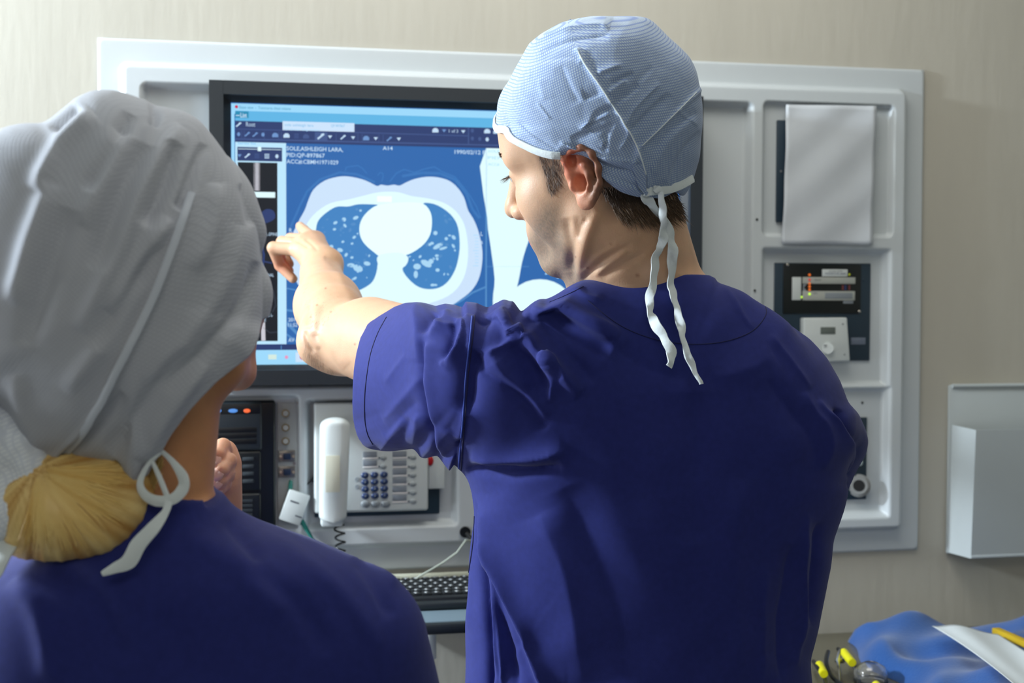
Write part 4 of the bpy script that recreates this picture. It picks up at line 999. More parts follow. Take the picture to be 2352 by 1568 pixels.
def full_head(p, HO, HM, male=True, ear_s=1.0, ears=True):
    q = (p-HO)@HM.T
    d = head_sdf(q, male)
    for sd in ((1, -1) if ears else ()):
        e = ear_frame(sd); c = V3(-0.004, 0.0675*sd, -0.001); qe = (q-c)@e.T/(ear_s*1.06)
        d = smin(d, ear_sdf(qe)*ear_s, 0.004)
    return d
# ---- torso table from measurements: py, left px, right px, centre y, half depth
def tab_from(rows, yc):
    out = []
    for py, l, r, cy, hd in rows:
        A_, B_ = Lc(l, py, yc), Lc(r, py, yc); out.append((A_[2], (A_[0]+B_[0])/2, (B_[0]-A_[0])/2, cy, hd))
    return sorted(out)
TY = 1.50
rows = [(632, 1395, 1600, 1.475, 0.052), (650, 1345, 1650, 1.478, 0.062), (668, 1292, 1705, 1.482, 0.072), (700, 1240, 1762, 1.487, 0.086), (740, 1195, 1815, 1.492, 0.098), (780, 1155, 1858, 1.495, 0.108), (830, 1128, 1900, 1.498, 0.117),
        (900, 1100, 1928, 1.50, 0.125), (1000, 1082, 1940, 1.50, 0.130), (1120, 1080, 1947, 1.50, 0.130), (1200, 1082, 1925, 1.50, 0.127), (1300, 1078, 1900, 1.50, 0.123), (1450, 1068, 1878, 1.50, 0.120), (1600, 1062, 1868, 1.50, 0.122), (2050, 1050, 1850, 1.50, 0.135)]
TT = tab_from(rows, TY)
S_L = Lc(1150, 860, 1.475); E_L = Lc(776, 772, 1.735); Wr_L = Lc(737, 632, 1.975)
S_R = Lc(1808, 885, 1.50); E_R = Lc(1862, 1085, 1.72); Wr_R = E_R+V3(-0.10, 0.20, -0.03)
CUF = Lc(878, 872, 1.625); cdir = (CUF-S_L); cdir /= np.linalg.norm(cdir)
CUR = S_R+(E_R-S_R)*0.80; cdr = (E_R-S_R)/np.linalg.norm(E_R-S_R)
def shirt_torso(p):
    d = loft(p, TT, 2.15)
    # broad upper back and shoulder blades
    d = smin(d, ell(p, Lc(1330, 900, 1.435), (0.085, 0.060, 0.11)), 0.03)
    d = smin(d, ell(p, Lc(1730, 930, 1.445), (0.090, 0.060, 0.12)), 0.03)
    return d
def shirt_sdf(p):
    d = shirt_torso(p)
    sl = cone(p, S_L, CUF+cdir*0.004, 0.094, 0.078); d = smin(d, sl, 0.035)
    sr = cone(p, S_R, CUR, 0.082, 0.066); d = smin(d, sr, 0.022)
    cutL = np.maximum((p-CUF)@cdir, (p-CUF)@cdir*0-0.2+0*p[..., 0]); 
    near = np.sqrt(((p-CUF)**2).sum(-1))-0.16
    d = np.maximum(d, np.where(near < 0, (p-CUF)@cdir, -1))
    d = np.maximum(d, -np.maximum(cone(p, CUF-cdir*0.09, CUF+cdir*0.03, 0.052, 0.075), -(p-CUF)@cdir-0.10))
    near = np.sqrt(((p-CUR)**2).sum(-1))-0.12
    d = np.maximum(d, np.where(near < 0, (p-CUR)@cdr, -1))
    d = np.maximum(d, -np.maximum(cone(p, CUR-cdr*0.07, CUR+cdr*0.03, 0.052, 0.063), -(p-CUR)@cdr-0.07))
    # neck opening
    q = p-NECKC; d = np.maximum(d, -np.maximum(ell(p, NECKC, (0.069, 0.062, 0.5)), collar_cut(p)))
    z0 = 0.86; d = np.maximum(d, z0-p[..., 2])
    d = np.maximum(d, -np.maximum(loft(p-V3(0, 0, 0), TTi, 2.35), p[..., 2]-1.0))      # hollow hem
    return d
NECKC = Lc(1487, 640, 1.485)
def collar_cut(p):
    # only above a gently curved plane: back of the collar at py about 655
    z0 = Lc(1480, 668, 1.42)[2]; return (z0-(p[..., 1]-1.42)*0.35)-p[..., 2]
TTi = [(z, cx, hw-0.006, cy, hd-0.006) for z, cx, hw, cy, hd in TT]
hip_z = 0.90
MAN_BASE = V3(Lc(1480, 1500, 1.50)[0], 1.50, 0.0)
man = thing('person', l2w(MAN_BASE), 'man in navy scrubs and blue checked surgical cap, seen from behind, pointing at the monitor', 'person', rotz=-YAW)
def P_obj(name, V, Q, m, parent, base, **kw):
    me = np_mesh(name, V-base, Q); return link(name, me, m, parent, **kw)

# ---- shirt
V, Q = mesh_sdf(shirt_sdf, (-0.19, 1.30, 0.84), (0.44, 1.78, 1.60), 0.0022)
V = relax(V, Q, 2); N = vnormals(V, Q)
MF = [
 # raised arm: sleeve
 ([(985, 800), (980, 850), (985, 910), (1003, 975), (1018, 1040)], 0.006, 15, 0, 1),
 ([(990, 780), (1010, 745), (1040, 735), (1065, 712)], 0.006, 13),
 ([(972, 790), (966, 860), (975, 930), (1000, 1010), (1008, 1050)], -0.007, 9, 0, 1),
 ([(1066, 700), (1060, 760), (1040, 810), (1010, 838)], 0.009, 13, 1),
 ([(1045, 720), (1035, 780), (1020, 840)], -0.006, 10),
 ([(960, 692), (958, 720), (962, 760), (955, 830)], 0.006, 22),
 ([(1000, 712), (985, 735), (975, 770)], -0.006, 10),
 ([(1022, 694), (1020, 720), (1000, 745)], 0.005, 12),
 ([(1090, 712), (1120, 718), (1140, 700)], -0.007, 16),
 ([(1155, 690), (1182, 735), (1190, 760), (1170, 785), (1135, 800), (1105, 825)], 0.005, 8),
 ([(1098, 800), (1082, 850), (1078, 900), (1070, 950)], -0.010, 22),
 ([(1125, 810), (1160, 860), (1215, 905), (1260, 960)], 0.006, 22, -1),
 ([(1250, 815), (1265, 870), (1261, 922)], 0.006, 9, 1), ([(1098, 800), (1110, 850), (1160, 880), (1215, 930), (1255, 985)], -0.006, 12),
 ([(1205, 800), (1235, 860), (1245, 920)], -0.004, 22),
 ([(1222, 712), (1285, 785), (1365, 880)], -0.005, 14),
 ([(1240, 688), (1300, 720), (1370, 750), (1420, 770)], 0.006, 13),
 ([(1250, 710), (1330, 762), (1400, 800)], -0.004, 18),
 ([(1316, 655), (1345, 680), (1385, 690)], 0.003, 10),
 ([(870, 880), (900, 840), (925, 810)], 0.002, 12), ([(870, 970), (930, 905), (970, 860)], 0.003, 16), ([(885, 1000), (920, 955), (955, 920)], -0.002, 14),
 ([(880, 1030), (900, 1000), (925, 965)], 0.003, 14), ([(945, 1035), (955, 995), (960, 950)], 0.003, 13), ([(920, 1030), (932, 995), (940, 960)], -0.003, 13),
 ([(1000, 1045), (1020, 1010), (1035, 985)], 0.003, 13),
 ([(1015, 1050), (1040, 1030), (1060, 1010)], -0.006, 10),
 # seam ridge of the armhole
 ([(1090, 712), (1080, 780), (1072, 860), (1066, 950), (1058, 1020), (1055, 1085)], 0.0025, 5, 0, 1),
 # under the arm
 ([(1070, 1078), (1130, 1082), (1210, 1080), (1290, 1070)], -0.013, 12, 0),
 ([(1080, 1052), (1150, 1056), (1240, 1052), (1300, 1035)], 0.008, 18),
 # side and back
 ([(1097, 1190), (1103, 1260), (1112, 1370), (1118, 1450), (1120, 1580)], -0.009, 7, 0, 1),
 ([(1100, 1190), (1120, 1270), (1160, 1370), (1205, 1470), (1250, 1580)], 0.011, 16, 1, 1),
 ([(1118, 1300), (1140, 1400), (1170, 1500), (1190, 1580)], -0.008, 12), ([(1128, 1330), (1145, 1450), (1155, 1580)], 0.006, 6),
 ([(1085, 1200), (1080, 1320), (1075, 1450)], 0.003, 8),
 ([(1110, 1240), (1125, 1330), (1135, 1440), (1140, 1568)], 0.006, 7),
 ([(1300, 1120), (1360, 1260), (1420, 1400), (1450, 1568)], -0.005, 50),
 ([(1240, 1180), (1300, 1330), (1340, 1568)], 0.005, 45),
 ([(1590, 900), (1600, 1050), (1590, 1250)], -0.005, 55), ([(1700, 1100), (1690, 1300), (1700, 1568)], 0.004, 45),
 ([(1780, 850), (1850, 960), (1880, 1080)], -0.004, 30), ([(1880, 880), (1905, 980), (1900, 1080)], 0.004, 18),
 ([(1950, 940), (1948, 985), (1965, 1030), (1968, 1060), (1958, 1090)], -0.010, 9, 0, 1),
 ([(1915, 900), (1935, 980), (1955, 1050), (1950, 1110)], 0.007, 13),
 ([(1860, 1180), (1845, 1300), (1850, 1420), (1835, 1540)], 0.007, 14), ([(1885, 1200), (1872, 1320), (1868, 1440)], -0.007, 12),
 ([(1820, 1250), (1800, 1400), (1795, 1568)], -0.006, 18), ([(1760, 1300), (1750, 1568)], 0.004, 20),
 ([(1660, 650), (1700, 690), (1745, 730)], 0.003, 10), ([(1790, 740), (1850, 800), (1900, 870)], 0.003, 14),
 ([(1420, 800), (1500, 850), (1580, 870)], -0.003, 30), ([(1640, 860), (1740, 830), (1800, 790)], 0.003, 30),
]
CUSP = 1.25
V = folds(V, N, MF); CUSP = 2.0; V = relax(V, Q, 1, 0.6); N = vnormals(V, Q)
V = folds(V, N, [([(1150, 680), (1180, 735), (1230, 800), (1285, 855), (1335, 905)], 0.012, 17), ([(1180, 790), (1220, 850), (1240, 900)], -0.005, 24), ([(1236, 684), (1300, 705), (1370, 745), (1440, 790)], 0.006, 20), ([(1250, 722), (1330, 770), (1400, 815)], -0.005, 20)])
pq = proj_l(V)
V = fit_outline(V, Lc(1490, 1080, 1.50), [(1655, 650), (1700, 667), (1760, 702), (1810, 737), (1860, 777), (1900, 822), (1930, 872), (1950, 922), (1975, 950), (1990, 985), (1996, 1010), (1991, 1040), (1968, 1080), (1952, 1118), (1940, 1170), (1917, 1240), (1909, 1300), (1898, 1370), (1880, 1450), (1863, 1520), (1868, 1568), (1869, 1640)],
    bins=540, smooth=1.6, wt=sstep((pq[:, 0]-1500)/150)*sstep((1750-pq[:, 1])/100))
pq = proj_l(V)
V = fit_outline(V, Lc(1490, 1080, 1.50), [(1066, 1640), (1066, 1568), (1068, 1420), (1073, 1330), (1080, 1250), (1087, 1180), (1082, 1130), (1076, 1105)], bins=540, smooth=1.6, sel=pq[:, 1] > 1096, wt=sstep((1350-pq[:, 0])/150)*sstep((pq[:, 1]-1090)/40)*sstep((1750-pq[:, 1])/100))
# fine wandering wrinkles
px = proj_l(V); N = vnormals(V, Q)
V = V+N*(0.0009*(np.sin(px[:, 0]*0.035+1.3*np.sin(px[:, 1]*0.017))*np.sin(px[:, 1]*0.021+1.7*np.sin(px[:, 0]*0.011))))[:, None]
MAN_OUT = [(1316, 655), (1274, 685), (1239, 684), (1222, 694), (1199, 716), (1179, 692), (1156, 687), (1121, 706), (1092, 694), (1067, 692), (1064, 706), (1045, 700), (1022, 697), (1000, 703), (978, 696), (962, 693), (930, 695), (905, 704), (892, 712), (862, 730), (844, 744), (826, 780), (818, 811), (812, 850), (810, 891), (809, 925), (810, 955), (814, 980), (821, 1003), (832, 1020), (844, 1030), (876, 1036), (898, 1037), (914, 1035), (949, 1031), (958, 1040), (965, 1050), (976, 1053), (987, 1050), (1003, 1046)]
pq = proj_l(V); V = fit_outline(V, Lc(1085, 885, 1.50), MAN_OUT+[(1010, 1052), (1020, 1066), (1032, 1082)], bins=540, smooth=1.6, sel=pq[:, 0] < 1330, wt=sstep((1345-pq[:, 0])/70)*sstep((1082-pq[:, 1]+np.clip(1080-pq[:, 0], 0, 40))/30))
m_scrub = mat('navy_scrubs', S(38, 46, 116), 0.8, noise=0.09, nscale=150, bump=0.15, bscale=1500, sheen=0.08, spec=0.2, bdist=0.0005)
shirt = P_obj('scrub_top', V, Q, m_scrub, man, MAN_BASE)
SB = bvh_of(V, Q)
# seams and stitching laid on the cloth
m_seam = mat('navy_seam', S(60, 84, 176), 0.7); m_stitch = mat('dark_stitch', S(20, 22, 66), 0.8)
def seam(name, pts, r, m, parent, bvh, base, off=0.0003):
    P = drape_line(bvh, pts, off)
    if len(P) > 2: return MB(base).tube(P, r, seg=6).build(name, m, parent)
def add(*a, **k):
    o = seam(*a, **k)
    return o
add('armhole_seam', [(1084, 726), (1078, 790), (1070, 860), (1064, 950), (1058, 1020), (1053, 1080)], 0.0007, m_seam, shirt, SB, MAN_BASE)
add('armhole_seam', [(1090, 724), (1084, 790), (1075, 865), (1069, 950), (1063, 1020), (1059, 1080)], 0.0006, m_stitch, shirt, SB, MAN_BASE)
add('cuff_stitching', [(888, 728), (868, 765), (852, 810), (843, 860), (838, 910), (838, 960), (844, 995), (856, 1020)], 0.0005, m_stitch, shirt, SB, MAN_BASE)
add('yoke_stitching', [(1350, 690), (1420, 745), (1500, 778), (1580, 790), (1660, 785), (1725, 762), (1758, 725), (1757, 700)], 0.00035, m_stitch, shirt, SB, MAN_BASE)
add('shoulder_seam', [(1262, 694), (1300, 678), (1340, 658)], 0.0003, m_stitch, shirt, SB, MAN_BASE)
add('side_seam', [(1090, 1185), (1086, 1250), (1076, 1320), (1074, 1334)], 0.0007, m_stitch, shirt, SB, MAN_BASE)

# ---- body: head, neck, raised arm, other arm
NT, NBm = Lc(1432, 505, 1.452), Lc(1478, 690, 1.492)
def skin_upper(p):
    d = full_head(p, HO, HM)
    nk = cone(p, NT, NBm, 0.060, 0.066)
    d = smin(d, nk, 0.018)
    d = smin(d, cone(p, Lc(1352, 500, 1.425), Lc(1345, 690, 1.50), 0.016, 0.020), 0.015)        # neck muscle below the ear
    tr = loft(p, TTs, 2.3); d = smin(d, tr, 0.022)
    return d
TTs = [(z-0.007, cx, hw-0.006, cy, hd-0.007) for z, cx, hw, cy, hd in TT]
def skin_upper_cut(p): return np.maximum(skin_upper(p), 1.30-p[..., 2])
Vh, Qh = mesh_sdf(skin_upper_cut, (-0.10, 1.28, 1.42), (0.36, 1.66, 1.84), 0.0019)
Vh = relax(Vh, Qh, 1, 0.4); Nh = vnormals(Vh, Qh)
Vh = folds(Vh, Nh, [([(1330, 495), (1318, 560), (1314, 650)], -0.002, 9), ([(1375, 480), (1350, 540), (1335, 600), (1332, 650)], 0.0030, 12),
     ([(1450, 560), (1400, 590), (1355, 625), (1340, 645)], -0.0016, 5), ([(1440, 575), (1395, 608), (1365, 635)], 0.0016, 6), ([(1420, 560), (1370, 590), (1340, 625)], 0.0014, 6),
     ([(1350, 500), (1335, 520), (1328, 550)], -0.0018, 6), ([(1302, 500), (1307, 560), (1309, 625)], -0.0028, 10), ([(1480, 580), (1420, 615), (1380, 640)], -0.0012, 8)])
# raised arm with the hand
MC = {'i': Lc(727, 552, 2.062), 'm': Lc(712, 552, 2.050), 'r': Lc(698, 560, 2.038), 'p': Lc(690, 574, 2.022)}
FN = {'i': [MC['i'], Lc(712, 541, 2.095), Lc(698, 529, 2.118), Lc(689, 519, 2.138)],
      'm': [MC['m'], Lc(668, 549, 2.085), Lc(650, 584, 2.100), Lc(664, 606, 2.090)],
      'r': [MC['r'], Lc(648, 556, 2.062), Lc(642, 596, 2.080), Lc(664, 622, 2.075)],
      'p': [MC['p'], Lc(628, 569, 2.034), Lc(643, 610, 2.052), Lc(673, 640, 2.046)],
      't': [Lc(752, 600, 2.03), Lc(728, 585, 2.075), Lc(706, 578, 2.10), Lc(690, 572, 2.115)]}
RD = {'i': (0.0098, 0.0088, 0.0080, 0.0068), 'm': (0.0098, 0.0090, 0.0082, 0.0072), 'r': (0.0095, 0.0088, 0.0080, 0.0070), 'p': (0.0095, 0.0090, 0.0078, 0.0066), 't': (0.0140, 0.0115, 0.0100, 0.0078)}
def hand_part(p, W0, MC, FN, RD, pr=0.0125, kf=0.004):
    d = None
    for k, c in MC.items():
        e = cone(p, W0, c, 0.019, pr); d = e if d is None else smin(d, e, 0.014)
    ks = list(MC)
    for a0, a1 in zip(ks[:-1], ks[1:]): d = smin(d, cone(p, MC[a0], MC[a1], pr*0.95, pr*0.95), 0.006)
    for k, f in FN.items():
        e = chain(p, f, RD[k], 0.0025); d = smin(d, e, kf if k != 't' else 0.010)
    return d
Wp = Lc(737, 604, 1.995)
def arm_sdf(p):
    d = chain(p, [Lc(1060, 850, 1.55), E_L, Lc(752, 702, 1.82), Wr_L], [0.054, 0.0400, 0.0365, 0.0290], 0.03)
    d = smin(d, cone(p, Lc(930, 800, 1.62), Lc(850, 770, 1.68), 0.047, 0.045), 0.02)
    d = smin(d, ell(p, Lc(716, 792, 1.715), (0.014, 0.016, 0.018)), 0.020)                       # point of the elbow
    d = smin(d, cone(p, Lc(770, 720, 1.77), Lc(755, 690, 1.86), 0.034, 0.027), 0.02)
    d = smin(d, ell(p, Lc(765, 600, 1.985), (0.012, 0.014, 0.012)), 0.016)                       # wrist bone
    d = smin(d, hand_part(p, Wp, MC, FN, RD), 0.016)
    return d
Va, Qa = mesh_sdf(arm_sdf, (-0.36, 1.50, 1.40), (0.0, 2.16, 1.66), 0.0019)
Va = relax(Va, Qa, 1, 0.4); Na = vnormals(Va, Qa)
Va = folds(Va, Na, [([(712, 690), (706, 720), (712, 745)], -0.0025, 9), ([(730, 700), (722, 740), (728, 770)], 0.0022, 10), ([(700, 760), (706, 785), (722, 810)], -0.0020, 6),
     ([(708, 752), (716, 775), (735, 800)], 0.0018, 8), ([(735, 760), (760, 800), (800, 840)], 0.0015, 14), ([(668, 546), (690, 556), (712, 570)], -0.0014, 5),
     ([(700, 548), (716, 560), (730, 575)], -0.0012, 4), ([(745, 590), (760, 600), (775, 615)], -0.0010, 6), ([(770, 600), (790, 650), (815, 690)], 0.0016, 12)])
# other arm, bent forward at the side
MR = {}; fdir = V3(-0.30, 0.95, -0.05); fdir /= np.linalg.norm(fdir); sd_ = np.cross(fdir, V3(0, 0, 1)); HR = Wr_R+fdir*0.03
MCr = {k: Wr_R+fdir*(0.085-abs(i-1)*0.004)+sd_*(0.030-0.019*i)*-1 for i, k in enumerate('imrp')}
FNr = {k: [c, c+fdir*0.036+V3(0, 0, -0.004), c+fdir*0.058+V3(0, 0, -0.018), c+fdir*0.066+V3(0, 0, -0.038)] for k, c in MCr.items()}
FNr['t'] = [HR-sd_*0.022, HR-sd_*0.042+fdir*0.022+V3(0, 0, -0.010), HR-sd_*0.045+fdir*0.048+V3(0, 0, -0.02), HR-sd_*0.040+fdir*0.064+V3(0, 0, -0.026)]
def arm_r(p):
    d = chain(p, [Lc(1780, 930, 1.50), E_R, Wr_R], [0.044, 0.040, 0.028], 0.03)
    return smin(d, hand_part(p, Wr_R, MCr, FNr, RD), 0.014)
lo = np.minimum(np.minimum(S_R, E_R), Wr_R)-0.09; hi = np.maximum(np.maximum(S_R, E_R), Wr_R)+0.09; hi[1] += 0.16; lo[0] -= 0.08
Vr, Qr = mesh_sdf(arm_r, lo, hi, 0.0032)
# join into one body mesh
Vb = np.vstack([Vh, Va, Vr]); Qb = np.vstack([Qh, Qa+len(Vh), Qr+len(Vh)+len(Va)])
SKIN = np.array(S(206, 165, 134)[:3]); RED = np.array(S(205, 92, 66)[:3]); LIP = np.array(S(190, 110, 96)[:3]); STB = np.array(S(132, 120, 106)[:3]); SCALP = np.array(S(110, 84, 66)[:3])
def mixc(C, t, col): return C*(1-t[:, None])+col*t[:, None]
C = np.tile(SKIN, (len(Vb), 1)); q = (Vb-HO)@HM.T; nh = len(Vh); ish = np.arange(len(Vb)) < nh
def gs(d, w_): return np.exp(-(d/w_)**2)
e = ear_frame(1); qe = (q-V3(-0.004, 0.0675, -0.001))@e.T/1.06
t = np.clip(1-ell(qe, (0.008, 0.004, 0.014), (0.024, 0.036, 0.012))/0.004, 0, 1)*ish*(q[:, 1] > 0.0695); C = mixc(C, np.clip(t, 0, 1)*(0.30+0.38*np.clip((qe[:, 1]+0.012)/0.03, 0, 1)), RED)
mlip = np.maximum(gs(np.hypot(q[:, 0]-0.096, q[:, 2]+0.0545), 0.009)*(np.abs(q[:, 1]) < 0.024), 0)*ish; C = mixc(C, np.clip(mlip*1.2, 0, 1), LIP)
beard = np.clip((0.004-q[:, 2]-np.clip(q[:, 0]-0.02, 0, 1)*0.55)/0.02, 0, 1)*np.clip((q[:, 0]-0.018)/0.022, 0, 1)*np.clip((q[:, 2]+0.125)/0.02, 0, 1)*ish
nz_ = 0.65+0.35*RNG.random(len(Vb)); C = mixc(C, np.clip(beard*0.85*nz_*(1-mlip), 0, 1), STB)
side = np.clip((0.036-np.abs(q[:, 0]-0.030)*1.0)/0.01, 0, 1)*0
t = np.clip((q[:, 2]-(-0.012)+0*q[:, 0])/0.01, 0, 1)*np.clip(1-np.abs(q[:, 0]-0.026)/0.014, 0, 1)*(np.abs(q[:, 1]) > 0.05)*ish; C = mixc(C, np.clip(t*1.3, 0, 0.85), SCALP)
pxb = proj_l(Vb)
t = np.clip((-0.012-q[:, 0])/0.012, 0, 1)*np.clip((q[:, 2]+0.052)/0.02, 0, 1)*ish; C = mixc(C, np.clip(t, 0, 0.8), SCALP)
# red light on the inside of the curled hand, put into its colour
palm_glow = gs(np.linalg.norm(Vb-Lc(655, 598, 2.06), axis=1), 0.022)*(~ish); C = mixc(C, np.clip(palm_glow*0.8, 0, 0.8), np.array(S(212, 96, 70)[:3]))
# freckles
for (fx, fy, r) in ((1350, 615, 3.2), (1464, 632, 4), (1322, 590, 2), (1475, 520, 3), (760, 716, 2), (742, 746, 2), (728, 700, 2), (714, 728, 2), (815, 790, 2.4), (748, 662, 2), (1540, 590, 2), (1404, 560, 2)):
    C = mixc(C, np.exp(-(np.hypot(pxb[:, 0]-fx, pxb[:, 1]-fy)/r)**2)*0.7, np.array(S(120, 66, 44)[:3]))
m_skin = mat('skin', SKIN.tolist()+[1], 0.48, noise=0.07, nscale=55, bump=0.25, bscale=650, sss=0.22, attr='Col', spec=0.4, bdist=0.0008)
body = P_obj('body', Vb, Qb, m_skin, man, MAN_BASE); colour_attr(body.data, C)
Vx, Qx = mesh_sdf(lambda p: full_head(p, HO, HM, True, 1.0, False), (-0.10, 1.28, 1.50), (0.30, 1.62, 1.84), 0.005); HX = bvh_of(Vx, Qx)
HB = bvh_of(Vh, Qh); AB = bvh_of(Va, Qa)
# nails, eyes, brows, lashes
def hd(f, l, u): return Vector(HO+V3(f, l, u)@HM)
MH = Matrix(HM.T.tolist())
for s in (1, -1):
    ey = MB(MAN_BASE).sph(hd(0.0765, 0.032*s, 0.0155), 0.0125, 20).build('eye', mat('eye_white', S(228, 224, 220), 0.15), man)
    MB(MAN_BASE).sph(hd(0.0862, 0.032*s, 0.0142), (0.0038, 0.0052, 0.0052), 14, rot=MH).build('iris', mat('iris_brown', S(70, 52, 40), 0.1), ey)
m_hair = mat('dark_hair', S(84, 66, 54), 0.5, spec=0.5)
rn = random.Random(11)
rt_, dd_ = [], []
for s in (1, -1):
    for i in range(60):
        x = rn.uniform(0.012, 0.050); h_ = HB.find_nearest(hd(0.095-0.35*(x-0.012)*0.6, x*s, 0.040+rn.uniform(-.003, .003)))
        rt_.append(h_[0]); dd_.append(Vector(V3(-0.15, 0.9*s, 0.25)@HM)+h_[1]*0.03)
strands('eyebrows', rt_, dd_, 0.006, 0.0003, m_hair, man, MAN_BASE, kind='stuff')
rt_, dd_ = [], []
for s in (1, -1):
    for i in range(26):
        x = 0.021+0.024*i/25; rt_.append(hd(0.0915-0.22*(x-0.02), x*s, 0.0175)); dd_.append(Vector(V3(0.9, 0.5*s+(x-.03)*12*s, -0.25+rn.uniform(-.45, .2))@HM))
strands('eyelashes', rt_, dd_, 0.0105, 0.00042, m_hair, man, MAN_BASE, kind='stuff')
# hair in front of the ear and on the nape
def hair_patch(poly, n, flow, length, rad, m, name, bvh, base, parent, up=0.12, curl=0.12, rnd=rn):
    xs_ = [p[0] for p in poly]; ys_ = [p[1] for p in poly]; rt, dd = [], []
    while len(rt) < n:
        x, y = rnd.uniform(min(xs_), max(xs_)), rnd.uniform(min(ys_), max(ys_))
        if not inside((x, y), poly): continue
        r = drape(bvh, [(x, y)], -0.0004)[0]
        if r[0] is None: rt.append(None); dd.append(None); continue
        fx, fy = flow(x, y) if callable(flow) else flow
        t = drape(bvh, [(x+fx, y+fy)], 0)[0]
        d = (t[0]-r[0]) if t[0] is not None else Vector((fx*0.0004, 0.004, -fy*0.0004))
        rt.append(r[0]); dd.append(d.normalized()+r[1]*up+Vector((rnd.uniform(-.15, .15), rnd.uniform(-.15, .15), rnd.uniform(-.15, .15))))
    rt, dd = zip(*[(a, b) for a, b in zip(rt, dd) if a is not None])
    return strands(name, rt, dd, length, rad, m, parent, base, curl=curl, kind='stuff', rnd=rnd)

m_hair2 = mat('brown_hair', S(104, 80, 58), 0.4, spec=0.5)
hair_patch([(1236, 350), (1296, 356), (1292, 400), (1276, 430), (1264, 440), (1256, 430), (1250, 400)], 420, (3, 12), 0.008, 0.00024, mat('grey_brown_hair', S(112, 98, 90), 0.5), 'sideburn_hair', HB, MAN_BASE, man, up=0.08)
hair_patch([(1372, 430), (1400, 425), (1600, 400), (1598, 482), (1560, 495), (1490, 490), (1440, 485), (1412, 470), (1395, 455)], 2300, (5, 12), 0.010, 0.00042, m_hair, 'nape_hair', HB, MAN_BASE, man, up=0.14)
hair_patch([(1400, 470), (1590, 450), (1585, 500), (1500, 505), (1430, 505)], 700, (6, 10), 0.016, 0.0004, m_hair2, 'nape_hair', HB, MAN_BASE, man, up=0.22)
hair_patch([(690, 800), (705, 780), (735, 820), (800, 880), (780, 880), (700, 820)], 70, (6, 14), 0.012, 0.00010, m_hair, 'arm_hair', AB, MAN_BASE, man, up=0.6)
hair_patch([(690, 650), (760, 640), (800, 700), (720, 760)], 120, (-4, 8), 0.007, 0.00009, m_hair2, 'arm_hair', AB, MAN_BASE, man, up=0.15)

# ---- cap
CAPC = HO+V3(-0.006, 0, 0.046)@HM; CR_ = (0.108, 0.090, 0.114)
def build_cap(cen, axes, radii, rim_px, outline, fold_list, nth=440, nph=240, mirror_fn=None, smooth=3):
    az, pol = cap_shell(cen, axes, radii, rim_px, 1)
    az = np.array(az); pol = np.array(pol)
    # mirrored far side: same polar angle at -azimuth
    print('CAP az', np.degrees(az).round(), np.degrees(pol).round())
    a_abs = np.abs(az); o = np.argsort(a_abs); far_a, far_p = a_abs[o], pol[o]
    th = np.linspace(-np.pi, np.pi, nth, endpoint=False)
    rim = np.interp(np.abs(th), far_a, far_p)
    # visible points win over mirrored ones
    da = np.abs((th[:, None]-az[None]+np.pi) % (2*np.pi)-np.pi); lo_, hi_ = az.min(), az.max()
    if mirror_fn: rim = mirror_fn(th, rim, az, pol)
    ker = np.ones(17)/17; rim = np.convolve(np.pad(rim, 8, mode='wrap'), ker, 'valid')
    s = np.linspace(0.0, 1, nph); TH, SS = np.meshgrid(th, s); PH = SS*rim[None]
    D = np.stack([np.sin(PH)*np.cos(TH), np.sin(PH)*np.sin(TH), np.cos(PH)], -1)
    V = cen+(D*np.array(radii)).reshape(-1, 3)@np.array(axes)
    idx = np.arange(nph*nth).reshape(nph, nth); nx_ = np.roll(idx, -1, axis=1)
    Q = np.stack([idx[:-1], idx[1:], nx_[1:], nx_[:-1]], -1).reshape(-1, 4)
    N = vnormals(V, Q)
    if ((V-cen)*N).sum(1).mean() < 0: Q = Q[:, ::-1]; N = -N
    if outline: V = fit_outline(V, cen, outline, smooth=smooth)
    N = vnormals(V, Q); V = folds(V, N, fold_list)
    # join the pole ring smoothly
    UV = np.stack([(PH*radii[0]*np.cos(TH)).ravel(), (PH*radii[1]*np.sin(TH)).ravel()], -1)
    return V, Q, idx, rim, th
CAP_OUT = [(1162, 312), (1156, 296), (1151, 275), (1149, 256), (1149, 232), (1158, 205), (1172, 182), (1190, 150), (1215, 105), (1245, 80), (1290, 50), (1330, 44), (1380, 42), (1440, 42), (1485, 41), (1505, 55), (1530, 80), (1560, 108), (1582, 132), (1596, 165), (1602, 200), (1610, 240), (1611, 300), (1606, 360), (1592, 400), (1580, 440)]
RIM = [(1152, 296), (1170, 312), (1200, 330), (1240, 350), (1285, 359), (1312, 361), (1338, 368), (1365, 386), (1387, 410), (1410, 432), (1445, 446), (1480, 452), (1520, 456), (1552, 450), (1578, 440), (1592, 425)]
